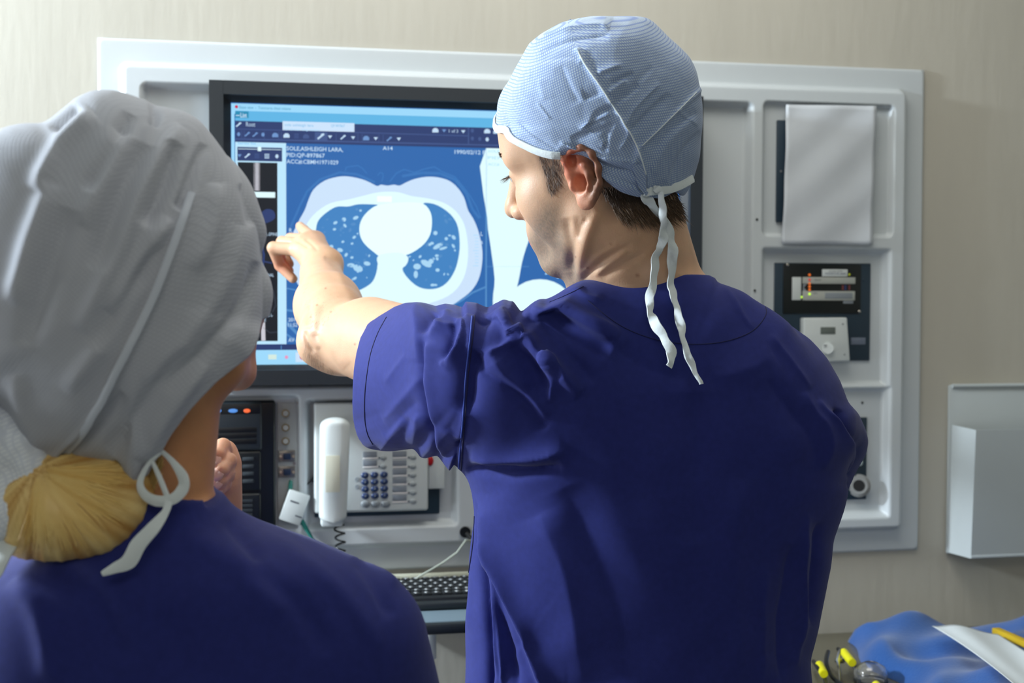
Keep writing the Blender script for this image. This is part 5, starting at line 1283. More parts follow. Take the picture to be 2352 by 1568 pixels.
CF_ = [
 ([(1328, 115), (1345, 150), (1385, 208), (1432, 280), (1465, 340), (1485, 400), (1488, 440)], 0.0022, 5, 0, 1),
 ([(1606, 205), (1580, 232), (1550, 262), (1475, 335)], 0.0022, 5, 0, 1),
 ([(1350, 300), (1375, 260), (1420, 240)], -0.005, 14), ([(1330, 300), (1370, 275), (1405, 262)], 0.004, 8), ([(1310, 320), (1350, 305), (1400, 290)], -0.004, 10),
 ([(1340, 225), (1380, 215)], -0.004, 12), ([(1395, 215), (1440, 180)], 0.004, 10), ([(1370, 170), (1430, 150)], 0.0035, 9), ([(1400, 190), (1455, 165)], -0.004, 9), ([(1410, 240), (1470, 195)], -0.0035, 10),
 ([(1285, 325), (1340, 350), (1400, 365), (1460, 370)], 0.006, 12), ([(1335, 378), (1390, 385), (1460, 395)], -0.008, 12), ([(1372, 400), (1440, 425), (1480, 440)], 0.005, 10),
 ([(1192, 280), (1225, 310), (1280, 345)], -0.0022, 7, 1), ([(1160, 265), (1180, 292), (1230, 322)], -0.0015, 7),
 ([(1215, 110), (1290, 72), (1370, 62), (1400, 68)], 0.006, 14), ([(1240, 118), (1310, 92), (1400, 82)], -0.004, 12), ([(1200, 150), (1300, 130), (1340, 135)], -0.003, 16),
 ([(1290, 150), (1310, 200), (1330, 235)], -0.003, 16), ([(1240, 180), (1250, 230)], 0.002, 16), ([(1235, 235), (1265, 275)], 0.002, 5),
 ([(1440, 290), (1460, 250), (1520, 190)], 0.004, 12), ([(1450, 300), (1490, 260), (1540, 215)], -0.005, 14), ([(1430, 230), (1500, 150)], -0.002, 14),
 ([(1480, 430), (1530, 330), (1600, 260)], 0.003, 16), ([(1500, 350), (1540, 300), (1600, 260)], -0.004, 16), ([(1540, 430), (1560, 360), (1605, 300)], -0.003, 14), ([(1550, 250), (1600, 290)], 0.002, 6),
 ([(1420, 345), (1440, 310), (1425, 270)], 0.004, 8), ([(1390, 350), (1395, 310), (1410, 280)], -0.004, 8), ([(1455, 380), (1470, 330)], 0.004, 10), ([(1385, 342), (1392, 318)], 0.003, 5),
 ([(1470, 400), (1478, 430)], 0.004, 12), ([(1330, 150), (1336, 128), (1320, 110)], 0.003, 8),
]
def man_rim(th, rim, az, pol):
    f = np.clip(1-np.abs(th+0.05)/math.radians(33), 0, 1); return rim-0.20*f**0.8
CF_ = [((f[0], f[1]*(0.62 if i > 1 else 1), f[2]*0.9)+((f[3],) if len(f) > 3 and len(f) < 5 else ((1 if i % 2 else -1),) if i > 1 else (0, 1))) for i, f in enumerate(CF_)]
CUSP = 1.35
Vc, Qc, idc, rimc, thc = build_cap(CAPC, HM, CR_, RIM, CAP_OUT, CF_, mirror_fn=man_rim)
def crumple(V, Q, amp, sc, seed=0):
    r = np.random.default_rng(seed); N = vnormals(V, Q); D = np.zeros(len(V))
    for k in range(14):
        d = r.normal(size=3); d /= np.linalg.norm(d); f = sc*r.uniform(0.6, 1.8); ph = r.uniform(0, 6.28); d2 = r.normal(size=3)*sc*0.5
        w_ = V@d*f+ph+1.5*np.sin(V@d2+ph*2); D += (np.abs((w_/np.pi) % 2-1)*2-1)*amp/3
    return V+N*D[:, None]
CUSP = 2.0
Vc = crumple(Vc, Qc, 0.0016, 52, 4)
Vc = push_out(Vc, vnormals(Vc, Qc), HX, 0.0022)
pq = proj_l(Vc); m_ = np.exp(-(((pq[:, 0]-1328)/42)**2+((pq[:, 1]-386)/40)**2)**1.5)*(((Vc-CAPC)@L2) > 0)      # tucked flat behind the ear
for i in np.where(m_ > 0.03)[0]:
    r = HX.find_nearest(Vector(Vc[i]), 0.06)
    if r[0] is not None:
        sd = (Vector(Vc[i])-r[0]).dot(r[1])
        if sd > 0.0025: Vc[i] += (np.array(r[0]+r[1]*0.0025)-Vc[i])*m_[i]
# checked fabric: thread coordinates stored on the mesh
def checked(name, col_a, col_b, pitch, rot, strength=0.75, rough=0.85, trans=0.0, swap=0.35):
    m = bpy.data.materials.new(name); m.use_nodes = True; nt = m.node_tree; b = nt.nodes['Principled BSDF']; MATS[name] = m
    b.inputs['Roughness'].default_value = rough; b.inputs['Sheen Weight'].default_value = 0.15; b.inputs['Specular IOR Level'].default_value = 0.25
    uv = nt.nodes.new('ShaderNodeAttribute'); uv.attribute_name = 'thread'
    mp = nt.nodes.new('ShaderNodeMapping'); mp.inputs['Rotation'].default_value = (0, 0, rot); nt.links.new(uv.outputs['Vector'], mp.inputs[0])
    sp = nt.nodes.new('ShaderNodeSeparateXYZ'); nt.links.new(mp.outputs[0], sp.inputs[0]); outs = []
    for k in (0, 1):
        a = nt.nodes.new('ShaderNodeMath'); a.operation = 'MULTIPLY'; a.inputs[1].default_value = 2*math.pi/pitch; nt.links.new(sp.outputs[k], a.inputs[0])
        c = nt.nodes.new('ShaderNodeMath'); c.operation = 'SINE'; nt.links.new(a.outputs[0], c.inputs[0])
        e = nt.nodes.new('ShaderNodeMapRange'); e.inputs[1].default_value = 0.1; e.inputs[2].default_value = 0.9; nt.links.new(c.outputs[0], e.inputs[0]); outs.append(e.outputs[0])
    mx = nt.nodes.new('ShaderNodeMath'); mx.operation = 'MAXIMUM'; nt.links.new(outs[0], mx.inputs[0]); nt.links.new(outs[1], mx.inputs[1])
    ms = nt.nodes.new('ShaderNodeMath'); ms.operation = 'MULTIPLY'; ms.inputs[1].default_value = strength; nt.links.new(mx.outputs[0], ms.inputs[0])
    mc = nt.nodes.new('ShaderNodeMix'); mc.data_type = 'RGBA'; nt.links.new(ms.outputs[0], mc.inputs[0]); mc.inputs[6].default_value = col_a; mc.inputs[7].default_value = col_b
    nt.links.new(mc.outputs[2], b.inputs['Base Color'])
    bp = nt.nodes.new('ShaderNodeBump'); bp.inputs['Strength'].default_value = 0.25; bp.inputs['Distance'].default_value = 0.0005; nt.links.new(mx.outputs[0], bp.inputs['Height'])
    nt.links.new(bp.outputs[0], b.inputs['Normal'])
    return m
def thread_attr(me, V, cen, axes, panels):
    q = (V-cen)@np.array(axes).T; T = panels(q)
    at = me.attributes.new('thread', 'FLOAT_VECTOR', 'POINT'); at.data.foreach_set('vector', np.ascontiguousarray(np.column_stack([T, np.zeros(len(T))]), np.float32).ravel())
m_cap = checked('checked_cap', S(184, 200, 214), S(84, 112, 184), 0.0021, 0.12, 0.7)
cap = P_obj('surgical_cap', Vc, Qc, m_cap, man, MAN_BASE); cap['label'] = 'light blue checked surgical cap'
def cap_panels(q):
    # side panel and back panel are cut in different directions and meet at the seam
    P_ = q@HM+CAPC; px_ = proj_l(P_); sx = np.interp(px_[:, 1], [40, 118, 208, 280, 340, 400, 450], [1300, 1328, 1385, 1432, 1465, 1484, 1490])
    back = (px_[:, 0] > sx)[:, None]
    return np.where(back, np.stack([q[:, 1]*1.0+0.4*q[:, 0], q[:, 2]*0.9-0.35*q[:, 0]], -1), np.stack([q[:, 0]*0.94, q[:, 2]*1.0+0.25*q[:, 1]], -1))
thread_attr(cap.data, Vc, CAPC, HM, cap_panels)
so = cap.modifiers.new('thickness', 'SOLIDIFY'); so.thickness = 0.0009; so.offset = -1
CB = bvh_of(Vc, Qc)
# white binding along the rim
m_bind = mat('white_binding', S(222, 230, 232), 0.75, bump=0.3, bscale=400)
rim_i = idc[-1]; rimv = Vc[rim_i]; Nc = vnormals(Vc, Qc)
row2 = Vc[idc[-9]]
sel = [k for k in range(len(thc)) if 1]
mbb = MB(MAN_BASE); frontpart = [k for k in range(len(thc)) if -2.2 < thc[k] < 1.50]
ribbon(mbb, [Vector(rimv[k]+Nc[rim_i[k]]*0.0014) for k in frontpart], [Nc[rim_i[k]] for k in frontpart], 0.0075, 0.0006); mbb.build('binding', m_bind, cap)
mbb = MB(MAN_BASE); L = drape_line(CB, [(1478, 440), (1500, 436), (1530, 433), (1560, 424), (1588, 408)], 0.0014, 6); ribbon(mbb, L, [Vector((0.3, -1, 0.0))]*len(L), 0.0085); mbb.build('binding', m_bind, cap)
mbb = MB(MAN_BASE); L = drape_line(CB, [(1328, 118), (1345, 150), (1385, 208), (1432, 280), (1465, 340), (1484, 400)], 0.0003, 6); mbb.tube(L, 0.0007, seg=6); mbb.build('cap_seam', m_bind, cap)
mbb = MB(MAN_BASE); L = drape_line(CB, [(1600, 212), (1580, 232), (1550, 262), (1475, 335)], 0.0002, 6); mbb.tube(L, 0.0005, seg=6); mbb.build('cap_seam', m_bind, cap)
# folded corner of cloth hanging at the tie
fp = [(1455, 372), (1476, 375), (1484, 400), (1487, 430), (1494, 447), (1476, 443), (1462, 432), (1458, 400)]
mbb = MB(MAN_BASE); Lp = [p for p, n in drape(CB, fp, 0.004) if p is not None]
if len(Lp) > 3: mbb.poly([tuple(p) for p in Lp], 0.0015)
flap = mbb.build('folded_corner', m_cap, cap)
T = np.zeros((len(flap.data.vertices), 3), np.float32); flap.data.vertices.foreach_get('co', T.ravel()) if 0 else None
co = np.zeros(len(flap.data.vertices)*3, np.float32); flap.data.vertices.foreach_get('co', co); thread_attr(flap.data, co.reshape(-1, 3)+MAN_BASE, CAPC, HM, cap_panels)
# two tape ties hanging down the back
def tie(pts, widths, name, ys, parent=cap, base=MAN_BASE, wob=0.7):
    L = cr_line([tuple(p)+(y,) for p, y in zip(pts, ys)], 8); wd = np.interp(np.linspace(0, 1, len(L)), np.linspace(0, 1, len(widths)), widths)
    P = [Vector(Lc(x, y, d)) for x, y, d in L]; nr = [Vector((wob*math.sin(i*0.33+1.3*math.sin(i*0.21)), -1, 0.1)) for i in range(len(P))]
    wd = wd*(0.90+0.16*np.sin(np.arange(len(wd))*0.5+len(pts))); P = [p+Vector((0.0005*math.sin(i*0.9), 0.0006*math.sin(i*0.8), 0)) for i, p in enumerate(P)]
    mb_ = MB(base); ribbon(mb_, P, nr, list(wd*0.00044), 0.0006); return mb_.build(name, m_bind, parent)
tie([(1472, 436), (1490, 462), (1520, 500), (1540, 540), (1545, 590), (1541, 650), (1550, 690), (1562, 740), (1572, 790), (1590, 840), (1611, 882)], [14, 24, 22, 24, 24, 22, 18, 20, 16, 16, 9], 'cap_tie', [1.378, 1.384, 1.398, 1.402, 1.404, 1.406, 1.396, 1.378, 1.366, 1.358, 1.352])
tie([(1500, 432), (1516, 440), (1522, 480), (1524, 520), (1520, 560), (1506, 590), (1502, 640), (1492, 690), (1498, 730), (1522, 770), (1542, 810), (1537, 842)], [14, 18, 18, 20, 22, 20, 22, 20, 22, 24, 22, 18], 'cap_tie', [1.376, 1.376, 1.382, 1.390, 1.396, 1.400, 1.400, 1.392, 1.380, 1.368, 1.360, 1.356])

# ---- trousers and shoes (below the frame)
m_trs = m_scrub; hipx = MAN_BASE[0]
def trousers(p):
    d = ell(p, (hipx, 1.50, 0.93), (0.185, 0.125, 0.13))
    for s in (-1, 1): d = smin(d, chain(p, [V3(hipx+0.085*s, 1.50, 0.86), V3(hipx+0.10*s, 1.49, 0.48), V3(hipx+0.105*s, 1.52, 0.075)], [0.105, 0.075, 0.062], 0.02), 0.02)
    return np.maximum(d, 0.06-p[..., 2])
Vt, Qt = mesh_sdf(trousers, (hipx-0.24, 1.34, 0.03), (hipx+0.24, 1.66, 1.08), 0.008)
P_obj('trousers', Vt, Qt, m_trs, man, MAN_BASE)
for s in (-1, 1):
    def shoe(p): return smax(smin(ell(p, (hipx+0.11*s, 1.60, 0.035), (0.046, 0.12, 0.042)), ell(p, (hipx+0.107*s, 1.53, 0.06), (0.040, 0.055, 0.055)), 0.03), 0.002-p[..., 2], 0.004)
    Vt, Qt = mesh_sdf(shoe, (hipx+0.11*s-0.07, 1.44, -0.01), (hipx+0.11*s+0.07, 1.75, 0.14), 0.006); P_obj('shoe', Vt, Qt, m_black, man, MAN_BASE)

# ================================================================== the woman in the foreground
wy, wp, wr = math.radians(30), math.radians(-14), math.radians(-3)      # facing away and to the right
G0 = V3(math.sin(wy), math.cos(wy), 0); GL = np.cross(V3(0, 0, 1), G0); GU = V3(0, 0, 1)
G1 = G0*math.cos(wp)-GU*math.sin(wp); GU1 = GU*math.cos(wp)+G0*math.sin(wp)
GL2 = GL*math.cos(wr)-GU1*math.sin(wr); GU2 = GU1*math.cos(wr)+GL*math.sin(wr)
WM = np.array([G1, GL2, GU2]); WO = Lc(340, 676, 1.10)
WOM_BASE = V3(Lc(400, 1160, 1.10)[0], 1.10, 0.0)
woman = thing('person', l2w(WOM_BASE), 'blonde woman in navy scrubs and pale grey cap, back turned, in the left foreground', 'person', rotz=-YAW)
YW = 1.11
def mir(r): return 800-r
wrows = [(1120, 335, 505, 1.095, 0.050), (1150, 322, 520, 1.097, 0.058), (1172, 285, 530, 1.10, 0.062), (1195, 225, 570, 1.102, 0.070), (1220, 178, 622, 1.105, 0.078), (1245, 95, 705, 1.108, 0.085), (1265, 25, 775, 1.11, 0.090), (1290, -15, 812, 1.11, 0.095),
         (1330, -45, 840, 1.11, 0.098), (1400, -80, 875, 1.11, 0.100), (1500, -115, 912, 1.11, 0.103), (1568, -130, 925, 1.11, 0.104), (1750, -120, 920, 1.11, 0.105), (2000, -100, 900, 1.11, 0.10), (2600, -100, 930, 1.11, 0.115)]
WT = tab_from(wrows, YW)
SWR, EWR = Lc(796, 1482, 1.11), Lc(925, 1960, 1.20); WWR = Lc(480, 1225, 1.315)
SWL, EWL = Lc(-10, 1470, 1.11), Lc(-130, 1990, 1.16); WWL = EWL+V3(0.13, 0.19, -0.02)
cwr = (EWR-SWR)/np.linalg.norm(EWR-SWR); cwl = (EWL-SWL)/np.linalg.norm(EWL-SWL)
WNC = Lc(385, 1160, 1.10)
WCZ = Lc(420, 1172, 1.05)[2]
WTi = [(z, cx, hw-0.006, cy, hd-0.006) for z, cx, hw, cy, hd in WT]
def wshirt(p):
    d = loft(p, WT, 2.3)
    for S_, E_, c_ in ((SWR, EWR, cwr), (SWL, EWL, cwl)):
        C_ = S_+(E_-S_)*0.72; d2 = cone(p, S_-V3(0, 0, 0.0), C_+c_*0.03, 0.064, 0.064); d2 = np.maximum(d2, (p-C_)@c_)
        d2 = np.maximum(d2, -np.maximum(cone(p, C_-c_*0.07, C_+c_*0.03, 0.045, 0.061), -(p-C_)@c_-0.07))
        d = smin(d, d2, 0.02)
    d = np.maximum(d, -np.maximum(ell(p, WNC, (0.052, 0.046, 0.5)), (WCZ+(p[..., 1]-1.05)*0.05)-p[..., 2]))
    d = np.maximum(d, 0.82-p[..., 2])
    return np.maximum(d, -np.maximum(loft(p, WTi, 2.3), p[..., 2]-0.95))
Vw, Qw = mesh_sdf(wshirt, (-0.56, 0.96, 0.80), (0.02, 1.32, 1.42), 0.004)
Vw = relax(Vw, Qw, 2); Nw = vnormals(Vw, Qw)
Vw = folds(Vw, Nw, [([(520, 1190), (560, 1240), (600, 1290)], -0.004, 18), ([(600, 1220), (700, 1290), (800, 1380), (880, 1500)], 0.003, 22), ([(560, 1300), (680, 1380), (760, 1500)], -0.003, 26),
    ([(420, 1230), (560, 1300), (640, 1420)], 0.003, 30), ([(820, 1280), (860, 1340), (900, 1420)], -0.004, 16), ([(840, 1275), (880, 1300), (910, 1350)], 0.003, 14), ([(130, 1290), (220, 1380), (280, 1520)], -0.004, 30), ([(30, 1330), (90, 1420), (120, 1568)], 0.004, 26), ([(380, 1400), (420, 1500), (430, 1568)], -0.003, 34)])
m_scrub2 = m_scrub
wsh = P_obj('scrub_top', Vw, Qw, m_scrub2, woman, WOM_BASE); WSB = bvh_of(Vw, Qw)
# body
WNT, WNB = Lc(372, 905, 1.105), Lc(366, 1130, 1.105)
WTs = [(z-0.008, cx, hw-0.006, cy, hd-0.007) for z, cx, hw, cy, hd in WT]
def wskin(p):
    d = full_head(p, WO, WM, False, 0.92, ears=False); d = smin(d, cone(p, WNT, WNB, 0.0455, 0.041), 0.018)
    return np.maximum(smin(d, loft(p, WTs, 2.3), 0.010), 1.25-p[..., 2])
V1, Q1 = mesh_sdf(wskin, (-0.56, 0.94, 1.24), (0.02, 1.30, 1.73), 0.003)
V1 = relax(V1, Q1, 1)
# right hand raised, loosely closed under the chin
def LL(x, y, d): return Lc(x, y, d)
WMC = {'i': LL(515, 1035, 1.300), 'm': LL(519, 1062, 1.308), 'r': LL(520, 1088, 1.312), 'p': LL(517, 1110, 1.312)}
WMC = {'i': LL(516, 1036, 1.318), 'm': LL(523, 1062, 1.312), 'r': LL(520, 1090, 1.308), 'p': LL(512, 1113, 1.302)}
WFN = {'i': [WMC['i'], LL(512, 1024, 1.284), LL(500, 1044, 1.268), LL(493, 1066, 1.264)],
       'm': [WMC['m'], LL(525, 1058, 1.276), LL(508, 1080, 1.262), LL(497, 1094, 1.260)],
       'r': [WMC['r'], LL(521, 1086, 1.274), LL(505, 1104, 1.262), LL(494, 1114, 1.260)],
       'p': [WMC['p'], LL(512, 1110, 1.274), LL(502, 1122, 1.266), LL(495, 1129, 1.264)],
       't': [LL(500, 1150, 1.325), LL(480, 1110, 1.33), LL(478, 1070, 1.325), LL(484, 1045, 1.32)]}
WRD = {k: tuple(x*0.80 for x in v) for k, v in RD.items()}
def warm(p):
    d = chain(p, [SWR, EWR, WWR], [0.043, 0.034, 0.0170], 0.03)
    return smin(d, hand_part(p, LL(494, 1163, 1.315), WMC, WFN, WRD, 0.0095, 0.0012), 0.010)
lo = np.minimum(np.minimum(SWR, EWR), WWR)-0.07; hi = np.maximum(np.maximum(SWR, EWR), WWR)+0.07; hi[2] += 0.05; hi[1] += 0.02
V2, Q2 = mesh_sdf(warm, lo, hi, 0.0018); V2 = relax(V2, Q2, 1, 0.4)
fdl = V3(0.2, 0.95, -0.15); fdl /= np.linalg.norm(fdl); sdl = np.cross(fdl, V3(0, 0, 1))
MCl = {k: WWL+fdl*0.075+sdl*(0.027-0.017*i) for i, k in enumerate('imrp')}
FNl = {k: [c, c+fdl*0.032, c+fdl*0.05+V3(0, 0, -0.018), c+fdl*0.055+V3(0, 0, -0.034)] for k, c in MCl.items()}
FNl['t'] = [WWL+sdl*0.02+fdl*0.02, WWL+sdl*0.037+fdl*0.04, WWL+sdl*0.038+fdl*0.06, WWL+sdl*0.035+fdl*0.075]
def warl(p): return smin(chain(p, [SWL, EWL, WWL], [0.043, 0.036, 0.024], 0.03), hand_part(p, WWL, MCl, FNl, WRD, 0.0105), 0.012)
lo = np.minimum(np.minimum(SWL, EWL), WWL)-0.08; hi = np.maximum(np.maximum(SWL, EWL), WWL)+0.08; hi[1] += 0.10
V3_, Q3_ = mesh_sdf(warl, lo, hi, 0.0035)
Vs = np.vstack([V1, V2, V3_]); Qs = np.vstack([Q1, Q2+len(V1), Q3_+len(V1)+len(V2)])
SK2 = np.array(S(210, 150, 106)[:3]); C = np.tile(SK2, (len(Vs), 1))
q = (Vs-WO)@WM.T; ish = np.arange(len(Vs)) < len(V1)
C = mixc(C, np.maximum(gs(np.hypot(q[:, 0]-0.096, q[:, 2]+0.0545), 0.009)*(np.abs(q[:, 1]) < 0.024), 0)*ish, LIP)
hd2 = (~ish)*gs(np.linalg.norm(Vs-LL(505, 1090, 1.27), axis=1), 0.05); C = mixc(C, hd2*0.7, np.array(S(232, 182, 158)[:3]))
wb = P_obj('body', Vs, Qs, m_skin, woman, WOM_BASE); colour_attr(wb.data, C)
WHB = bvh_of(V1, Q1)
m_nail = mat('nail', S(236, 190, 176), 0.18, coat=0.6)
for k in 'imrp':
    f = WFN[k]; c = f[3]*0.75+f[2]*0.25; dd = f[3]-f[2]; dd /= np.linalg.norm(dd); out = V3(0.15, -0.95, 0.1); out -= dd*(out@dd); out /= np.linalg.norm(out); sx = np.cross(dd, out)
    MB(WOM_BASE).sph(Vector(c+out*WRD[k][3]*0.92), (0.0050, 0.0068, 0.0016), 12, rot=Matrix(np.array([sx, dd, out]).T.tolist())).build('fingernail', m_nail, woman)
def hdw(f, l, u): return Vector(WO+V3(f, l, u)@WM)
MW = Matrix(WM.T.tolist())
for s in (1, -1):
    ey = MB(WOM_BASE).sph(hdw(0.0765, 0.032*s, 0.0150), 0.0125, 20).build('eye', MATS['eye_white'], woman)
    MB(WOM_BASE).sph(hdw(0.0862, 0.032*s, 0.0142), (0.0038, 0.0052, 0.0052), 14, rot=MW).build('iris', MATS['iris_brown'], ey)
rt_, dd_ = [], []
for s in (1, -1):
    for i in range(50):
        x = rn.uniform(0.012, 0.046); h_ = WHB.find_nearest(hdw(0.095-0.2*(x-0.012), x*s, 0.040)); rt_.append(h_[0]); dd_.append(Vector(V3(0.2, 0.8*s, 0.25)@WM)+h_[1]*0.2)
strands('eyebrows', rt_, dd_, 0.007, 0.0003, m_hair2, woman, WOM_BASE, kind='stuff')
# ---- grey cap
WCAPC = Lc(300, 672, 1.095)
wa_ = math.radians(30)
WCR = (0.116, 0.106, 0.156)
WOUT = [(-210, 900), (-240, 640), (-190, 440), (-80, 325), (12, 287), (60, 280), (100, 284), (130, 262), (170, 228), (215, 208), (260, 206), (300, 216), (335, 230), (372, 246), (430, 258), (462, 278), (490, 312), (516, 348), (535, 376), (552, 405), (570, 440), (585, 490), (594, 540), (600, 600), (604, 660), (603, 720), (597, 770), (580, 812), (540, 842), (500, 872), (455, 920), (420, 962), (385, 1015), (350, 1068), (325, 1106), (300, 1122), (250, 1118), (190, 1100), (140, 1088), (95, 1080), (60, 1045), (20, 975), (-20, 930), (-80, 905), (-210, 900)]
WRIM = [(596, 775), (580, 812), (540, 842), (500, 872), (455, 920), (420, 962), (385, 1015), (350, 1068), (325, 1106), (300, 1122), (250, 1118), (190, 1100), (140, 1086), (95, 1078), (60, 1040), (20, 975), (-20, 935)]
WF = []
for (pts, amp, wd) in [
    ([(280, 300), (240, 400), (190, 520)], 0.003, 24), ([(300, 260), (250, 360), (200, 440)], -0.003, 18), ([(330, 330), (270, 470), (220, 620)], -0.003, 28), ([(420, 290), (330, 420), (260, 600), (180, 760)], 0.003, 22),
    ([(400, 330), (380, 420), (330, 520)], -0.004, 20), ([(470, 330), (430, 440), (410, 480)], -0.003, 12), ([(390, 500), (320, 600), (250, 720)], 0.003, 18), ([(360, 560), (290, 680), (220, 800)], -0.003, 20),
    ([(560, 520), (520, 640), (440, 760), (340, 880)], 0.002, 22), ([(590, 600), (560, 700), (480, 800), (380, 900)], -0.003, 16), ([(500, 420), (490, 520), (440, 620)], 0.002, 20), ([(560, 420), (580, 520)], -0.002, 12),
    ([(440, 440), (400, 560), (350, 690), (280, 830), (210, 960), (130, 1050), (85, 1082)], 0.0025, 9), ([(215, 260), (140, 330), (80, 440)], 0.003, 22), ([(180, 240), (120, 300)], -0.003, 14), ([(120, 420), (70, 560), (30, 700)], 0.003, 26), ([(160, 480), (110, 620), (60, 800)], -0.003, 26), ([(320, 640), (240, 780), (150, 900)], 0.0025, 22), ([(420, 800), (330, 940), (250, 1040)], -0.0025, 24), ([(470, 830), (380, 960), (320, 1060)], 0.0025, 20),
    ([(345, 210), (360, 260), (350, 290)], -0.003, 10), ([(30, 860), (60, 960), (90, 1040)], 0.003, 20), ([(280, 900), (200, 1000), (130, 1060)], -0.003, 16)]:
    WF.append((pts, amp*1.9, wd))
Vk, Qk, idk, rimk, thk = build_cap(WCAPC, WM, WCR, WRIM, WOUT, WF, nth=360, nph=220, smooth=2)
Vk = crumple(Vk, Qk, 0.0006, 55, 9)
Vk = push_out(Vk, vnormals(Vk, Qk), WHB, 0.003)
m_wcap = checked('grey_cap_cloth', S(190, 193, 202), S(146, 150, 166), 0.0024, 0.7, 0.2)
wcap = P_obj('surgical_cap', Vk, Qk, m_wcap, woman, WOM_BASE); wcap['label'] = 'pale grey gathered surgical cap'
thread_attr(wcap.data, Vk, WCAPC, WM, lambda q: np.stack([q[:, 1], q[:, 2]], -1))
so = wcap.modifiers.new('thickness', 'SOLIDIFY'); so.thickness = 0.0009; so.offset = -1
WCB = bvh_of(Vk, Qk)
mbb = MB(WOM_BASE); L = drape_line(WCB, [(440, 445), (400, 560), (350, 690), (280, 830), (210, 960), (150, 1040), (88, 1078)], 0.0006, 8); ribbon(mbb, L, [Vector((0.1, -1, 0))]*len(L), 0.0055, 0.0007); mbb.build('cap_seam', mat('pale_seam', S(206, 212, 224), 0.8), wcap)
# ---- gathered cap tail at the left edge
def tail(p):
    d = chain(p, [LL(-80, 950, 1.06), LL(-8, 1045, 1.04), LL(60, 1098, 1.032)], [0.038, 0.029, 0.010], 0.02)
    return smin(d, chain(p, [LL(-80, 1120, 1.05), LL(-5, 1135, 1.035), LL(60, 1100, 1.030)], [0.034, 0.024, 0.009], 0.02), 0.015)
V4, Q4 = mesh_sdf(tail, (-0.54, 0.95, 1.32), (-0.34, 1.16, 1.52), 0.0025); V4 = relax(V4, Q4, 1)
V4 = crumple(V4, Q4, 0.0045, 90, 3)
m_tail = checked('lit_cap_tail', S(236, 242, 250), S(170, 182, 210), 0.003, 0.4, 0.3)  # paler than the cap cloth: light from the left put into its colour
tl = P_obj('gathered_tail', V4, Q4, m_tail, wcap, WOM_BASE); thread_attr(tl.data, V4, WCAPC, WM, lambda q: q[:, 1:3])
# ---- blonde bun
BC = LL(150, 1165, 1.035)
def bun(p):
    d = ell(p, LL(155, 1172, 1.045), (0.055, 0.040, 0.036), rotm('Y', 6))
    d = smin(d, ell(p, LL(235, 1150, 1.06), (0.034, 0.030, 0.024)), 0.02)
    d = smin(d, ell(p, LL(70, 1180, 1.045), (0.026, 0.028, 0.030)), 0.02)
    return smin(d, ell(p, LL(180, 1110, 1.06), (0.05, 0.035, 0.025)), 0.02)
V5, Q5 = mesh_sdf(bun, (-0.50, 0.95, 1.27), (-0.20, 1.15, 1.48), 0.0022); V5 = relax(V5, Q5, 2)
N5 = vnormals(V5, Q5); p5 = proj_l(V5); ang = np.arctan2(p5[:, 1]-1075, p5[:, 0]-85); rad = np.hypot(p5[:, 1]-1075, p5[:, 0]-85)
g_ = 0.55*np.sin(ang*13+rad*0.012)+0.35*np.sin(ang*31+rad*0.02+1)+0.25*np.sin(ang*67+2)
V5 = V5+N5*(0.0011*g_)[:, None]
hairobj = P_obj('hair_bun', V5, Q5, mat('blonde_hair', S(206, 170, 96), 0.42, attr='Col', spec=0.5), woman, WOM_BASE)
cA, cB = np.array(S(244, 212, 140)[:3]), np.array(S(196, 146, 74)[:3]); k_ = np.clip(0.55+0.38*np.sin(ang*13+rad*0.012)+0.25*np.sin(ang*47+rad*.01), 0, 1)
colour_attr(hairobj.data, cB*(1-k_[:, None])+cA*k_[:, None]); hairobj['label'] = 'blonde hair twisted in a low bun'
BB = bvh_of(V5, Q5); rt_, dd_, cc_ = [], [], []
m_bl = mat('blonde_strand', S(240, 206, 130), 0.4); mbh = MB(WOM_BASE)
for i in range(420):
    a0 = rn.uniform(-0.05, 1.75); r0 = rn.uniform(20, 70); r1 = r0+rn.uniform(60, 190); w0 = rn.uniform(-0.1, 0.12)
    pts = [(85+rr_*math.cos(a0+w0*(rr_-r0)/150), 1075+rr_*math.sin(a0+w0*(rr_-r0)/150)) for rr_ in np.linspace(r0, r1, 7)]
    P = [p for p, n in drape(BB, pts, 0.0005) if p is not None]
    if len(P) == 7: mbh.tube(P, [0.0002, 0.0005, 0.0006, 0.0006, 0.0006, 0.0005, 0.0001], seg=3)
mbh.build('hair_strands', m_bl, hairobj, kind='stuff')
hair_patch([(330, 1075), (345, 1040), (375, 1030), (380, 1075), (350, 1140), (320, 1130)], 260, (-6, 10), 0.016, 0.0004, m_bl, 'nape_hair', WHB, WOM_BASE, woman, up=0.15)
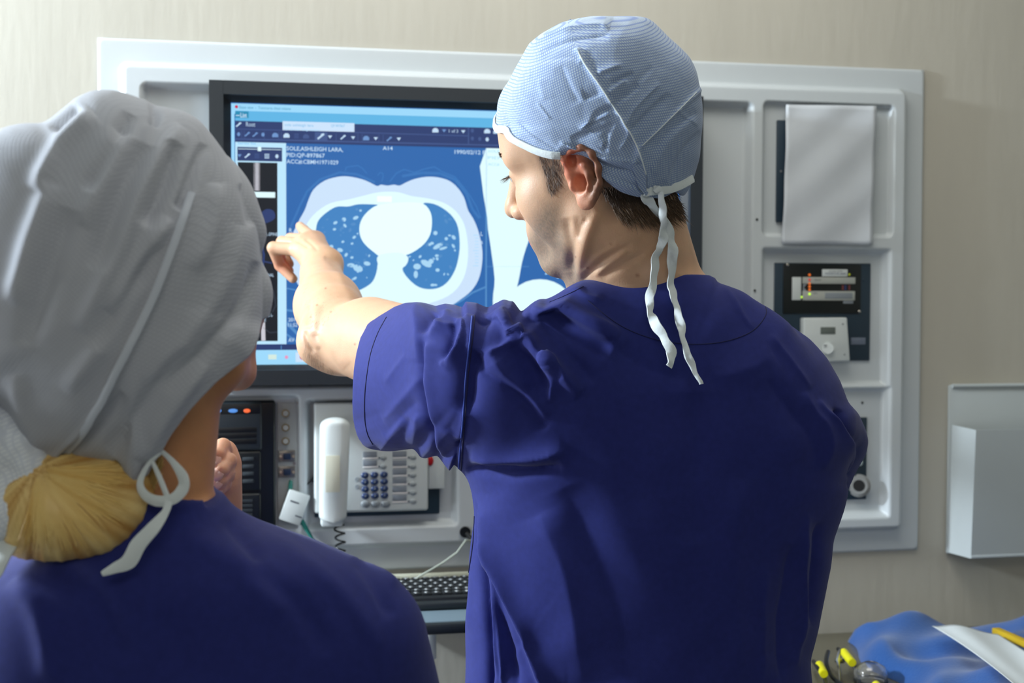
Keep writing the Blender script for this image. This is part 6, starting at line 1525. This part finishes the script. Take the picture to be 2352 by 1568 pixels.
# ---- ties of the cap
def wtie(pts, widths, ys, name='cap_tie', w=0.30):
    L = cr_line([tuple(p)+(y,) for p, y in zip(pts, ys)], 8); wd = np.interp(np.linspace(0, 1, len(L)), np.linspace(0, 1, len(widths)), widths)
    P = [Vector(Lc(x, y, d)) for x, y, d in L]; nr = [Vector((w*math.sin(i*0.25), -1, 0.1)) for i in range(len(P))]
    mb_ = MB(WOM_BASE); ribbon(mb_, P, nr, list(wd*0.00033), 0.0007); return mb_.build(name, m_bind, wcap)
wtie([(372, 1036), (398, 1062), (420, 1095), (420, 1122), (396, 1146), (360, 1150), (332, 1135), (322, 1105), (345, 1060), (372, 1038)], [9, 14, 24, 26, 24, 24, 20, 14, 10, 8], [1.045, 1.035, 1.03, 1.028, 1.025, 1.026, 1.03, 1.035, 1.04, 1.045])
wtie([(350, 1060), (366, 1095), (380, 1130), (388, 1150)], [8, 12, 12, 12], [1.04, 1.036, 1.032, 1.028])
wtie([(388, 1146), (380, 1175), (352, 1212), (318, 1250), (296, 1288), (262, 1305), (234, 1318)], [18, 16, 30, 34, 34, 22, 10], [1.026, 1.018, 1.010, 1.006, 1.004, 1.002, 1.000])
wtie([(10, 1210), (18, 1240), (6, 1275), (-10, 1310), (-30, 1345)], [30, 44, 40, 34, 20], [1.03, 1.02, 1.01, 1.005, 1.0])
# trousers and shoes
wx0 = WOM_BASE[0]
def wtr(p):
    d = ell(p, (wx0, 1.11, 0.88), (0.17, 0.12, 0.13))
    for s in (-1, 1): d = smin(d, chain(p, [V3(wx0+0.08*s, 1.11, 0.80), V3(wx0+0.085*s, 1.10, 0.45), V3(wx0+0.09*s, 1.13, 0.075)], [0.098, 0.068, 0.056], 0.02), 0.02)
    return np.maximum(d, 0.06-p[..., 2])
Vt, Qt = mesh_sdf(wtr, (wx0-0.24, 0.96, 0.03), (wx0+0.24, 1.27, 1.02), 0.009); P_obj('trousers', Vt, Qt, m_scrub, woman, WOM_BASE)
for s in (-1, 1):
    def shoe(p): return smax(smin(ell(p, (wx0+0.095*s, 1.20, 0.033), (0.042, 0.11, 0.040)), ell(p, (wx0+0.09*s, 1.14, 0.055), (0.036, 0.05, 0.05)), 0.03), 0.002-p[..., 2], 0.004)
    Vt, Qt = mesh_sdf(shoe, (wx0+0.095*s-0.07, 1.05, -0.01), (wx0+0.095*s+0.07, 1.34, 0.13), 0.006); P_obj('shoe', Vt, Qt, m_white, woman, WOM_BASE)
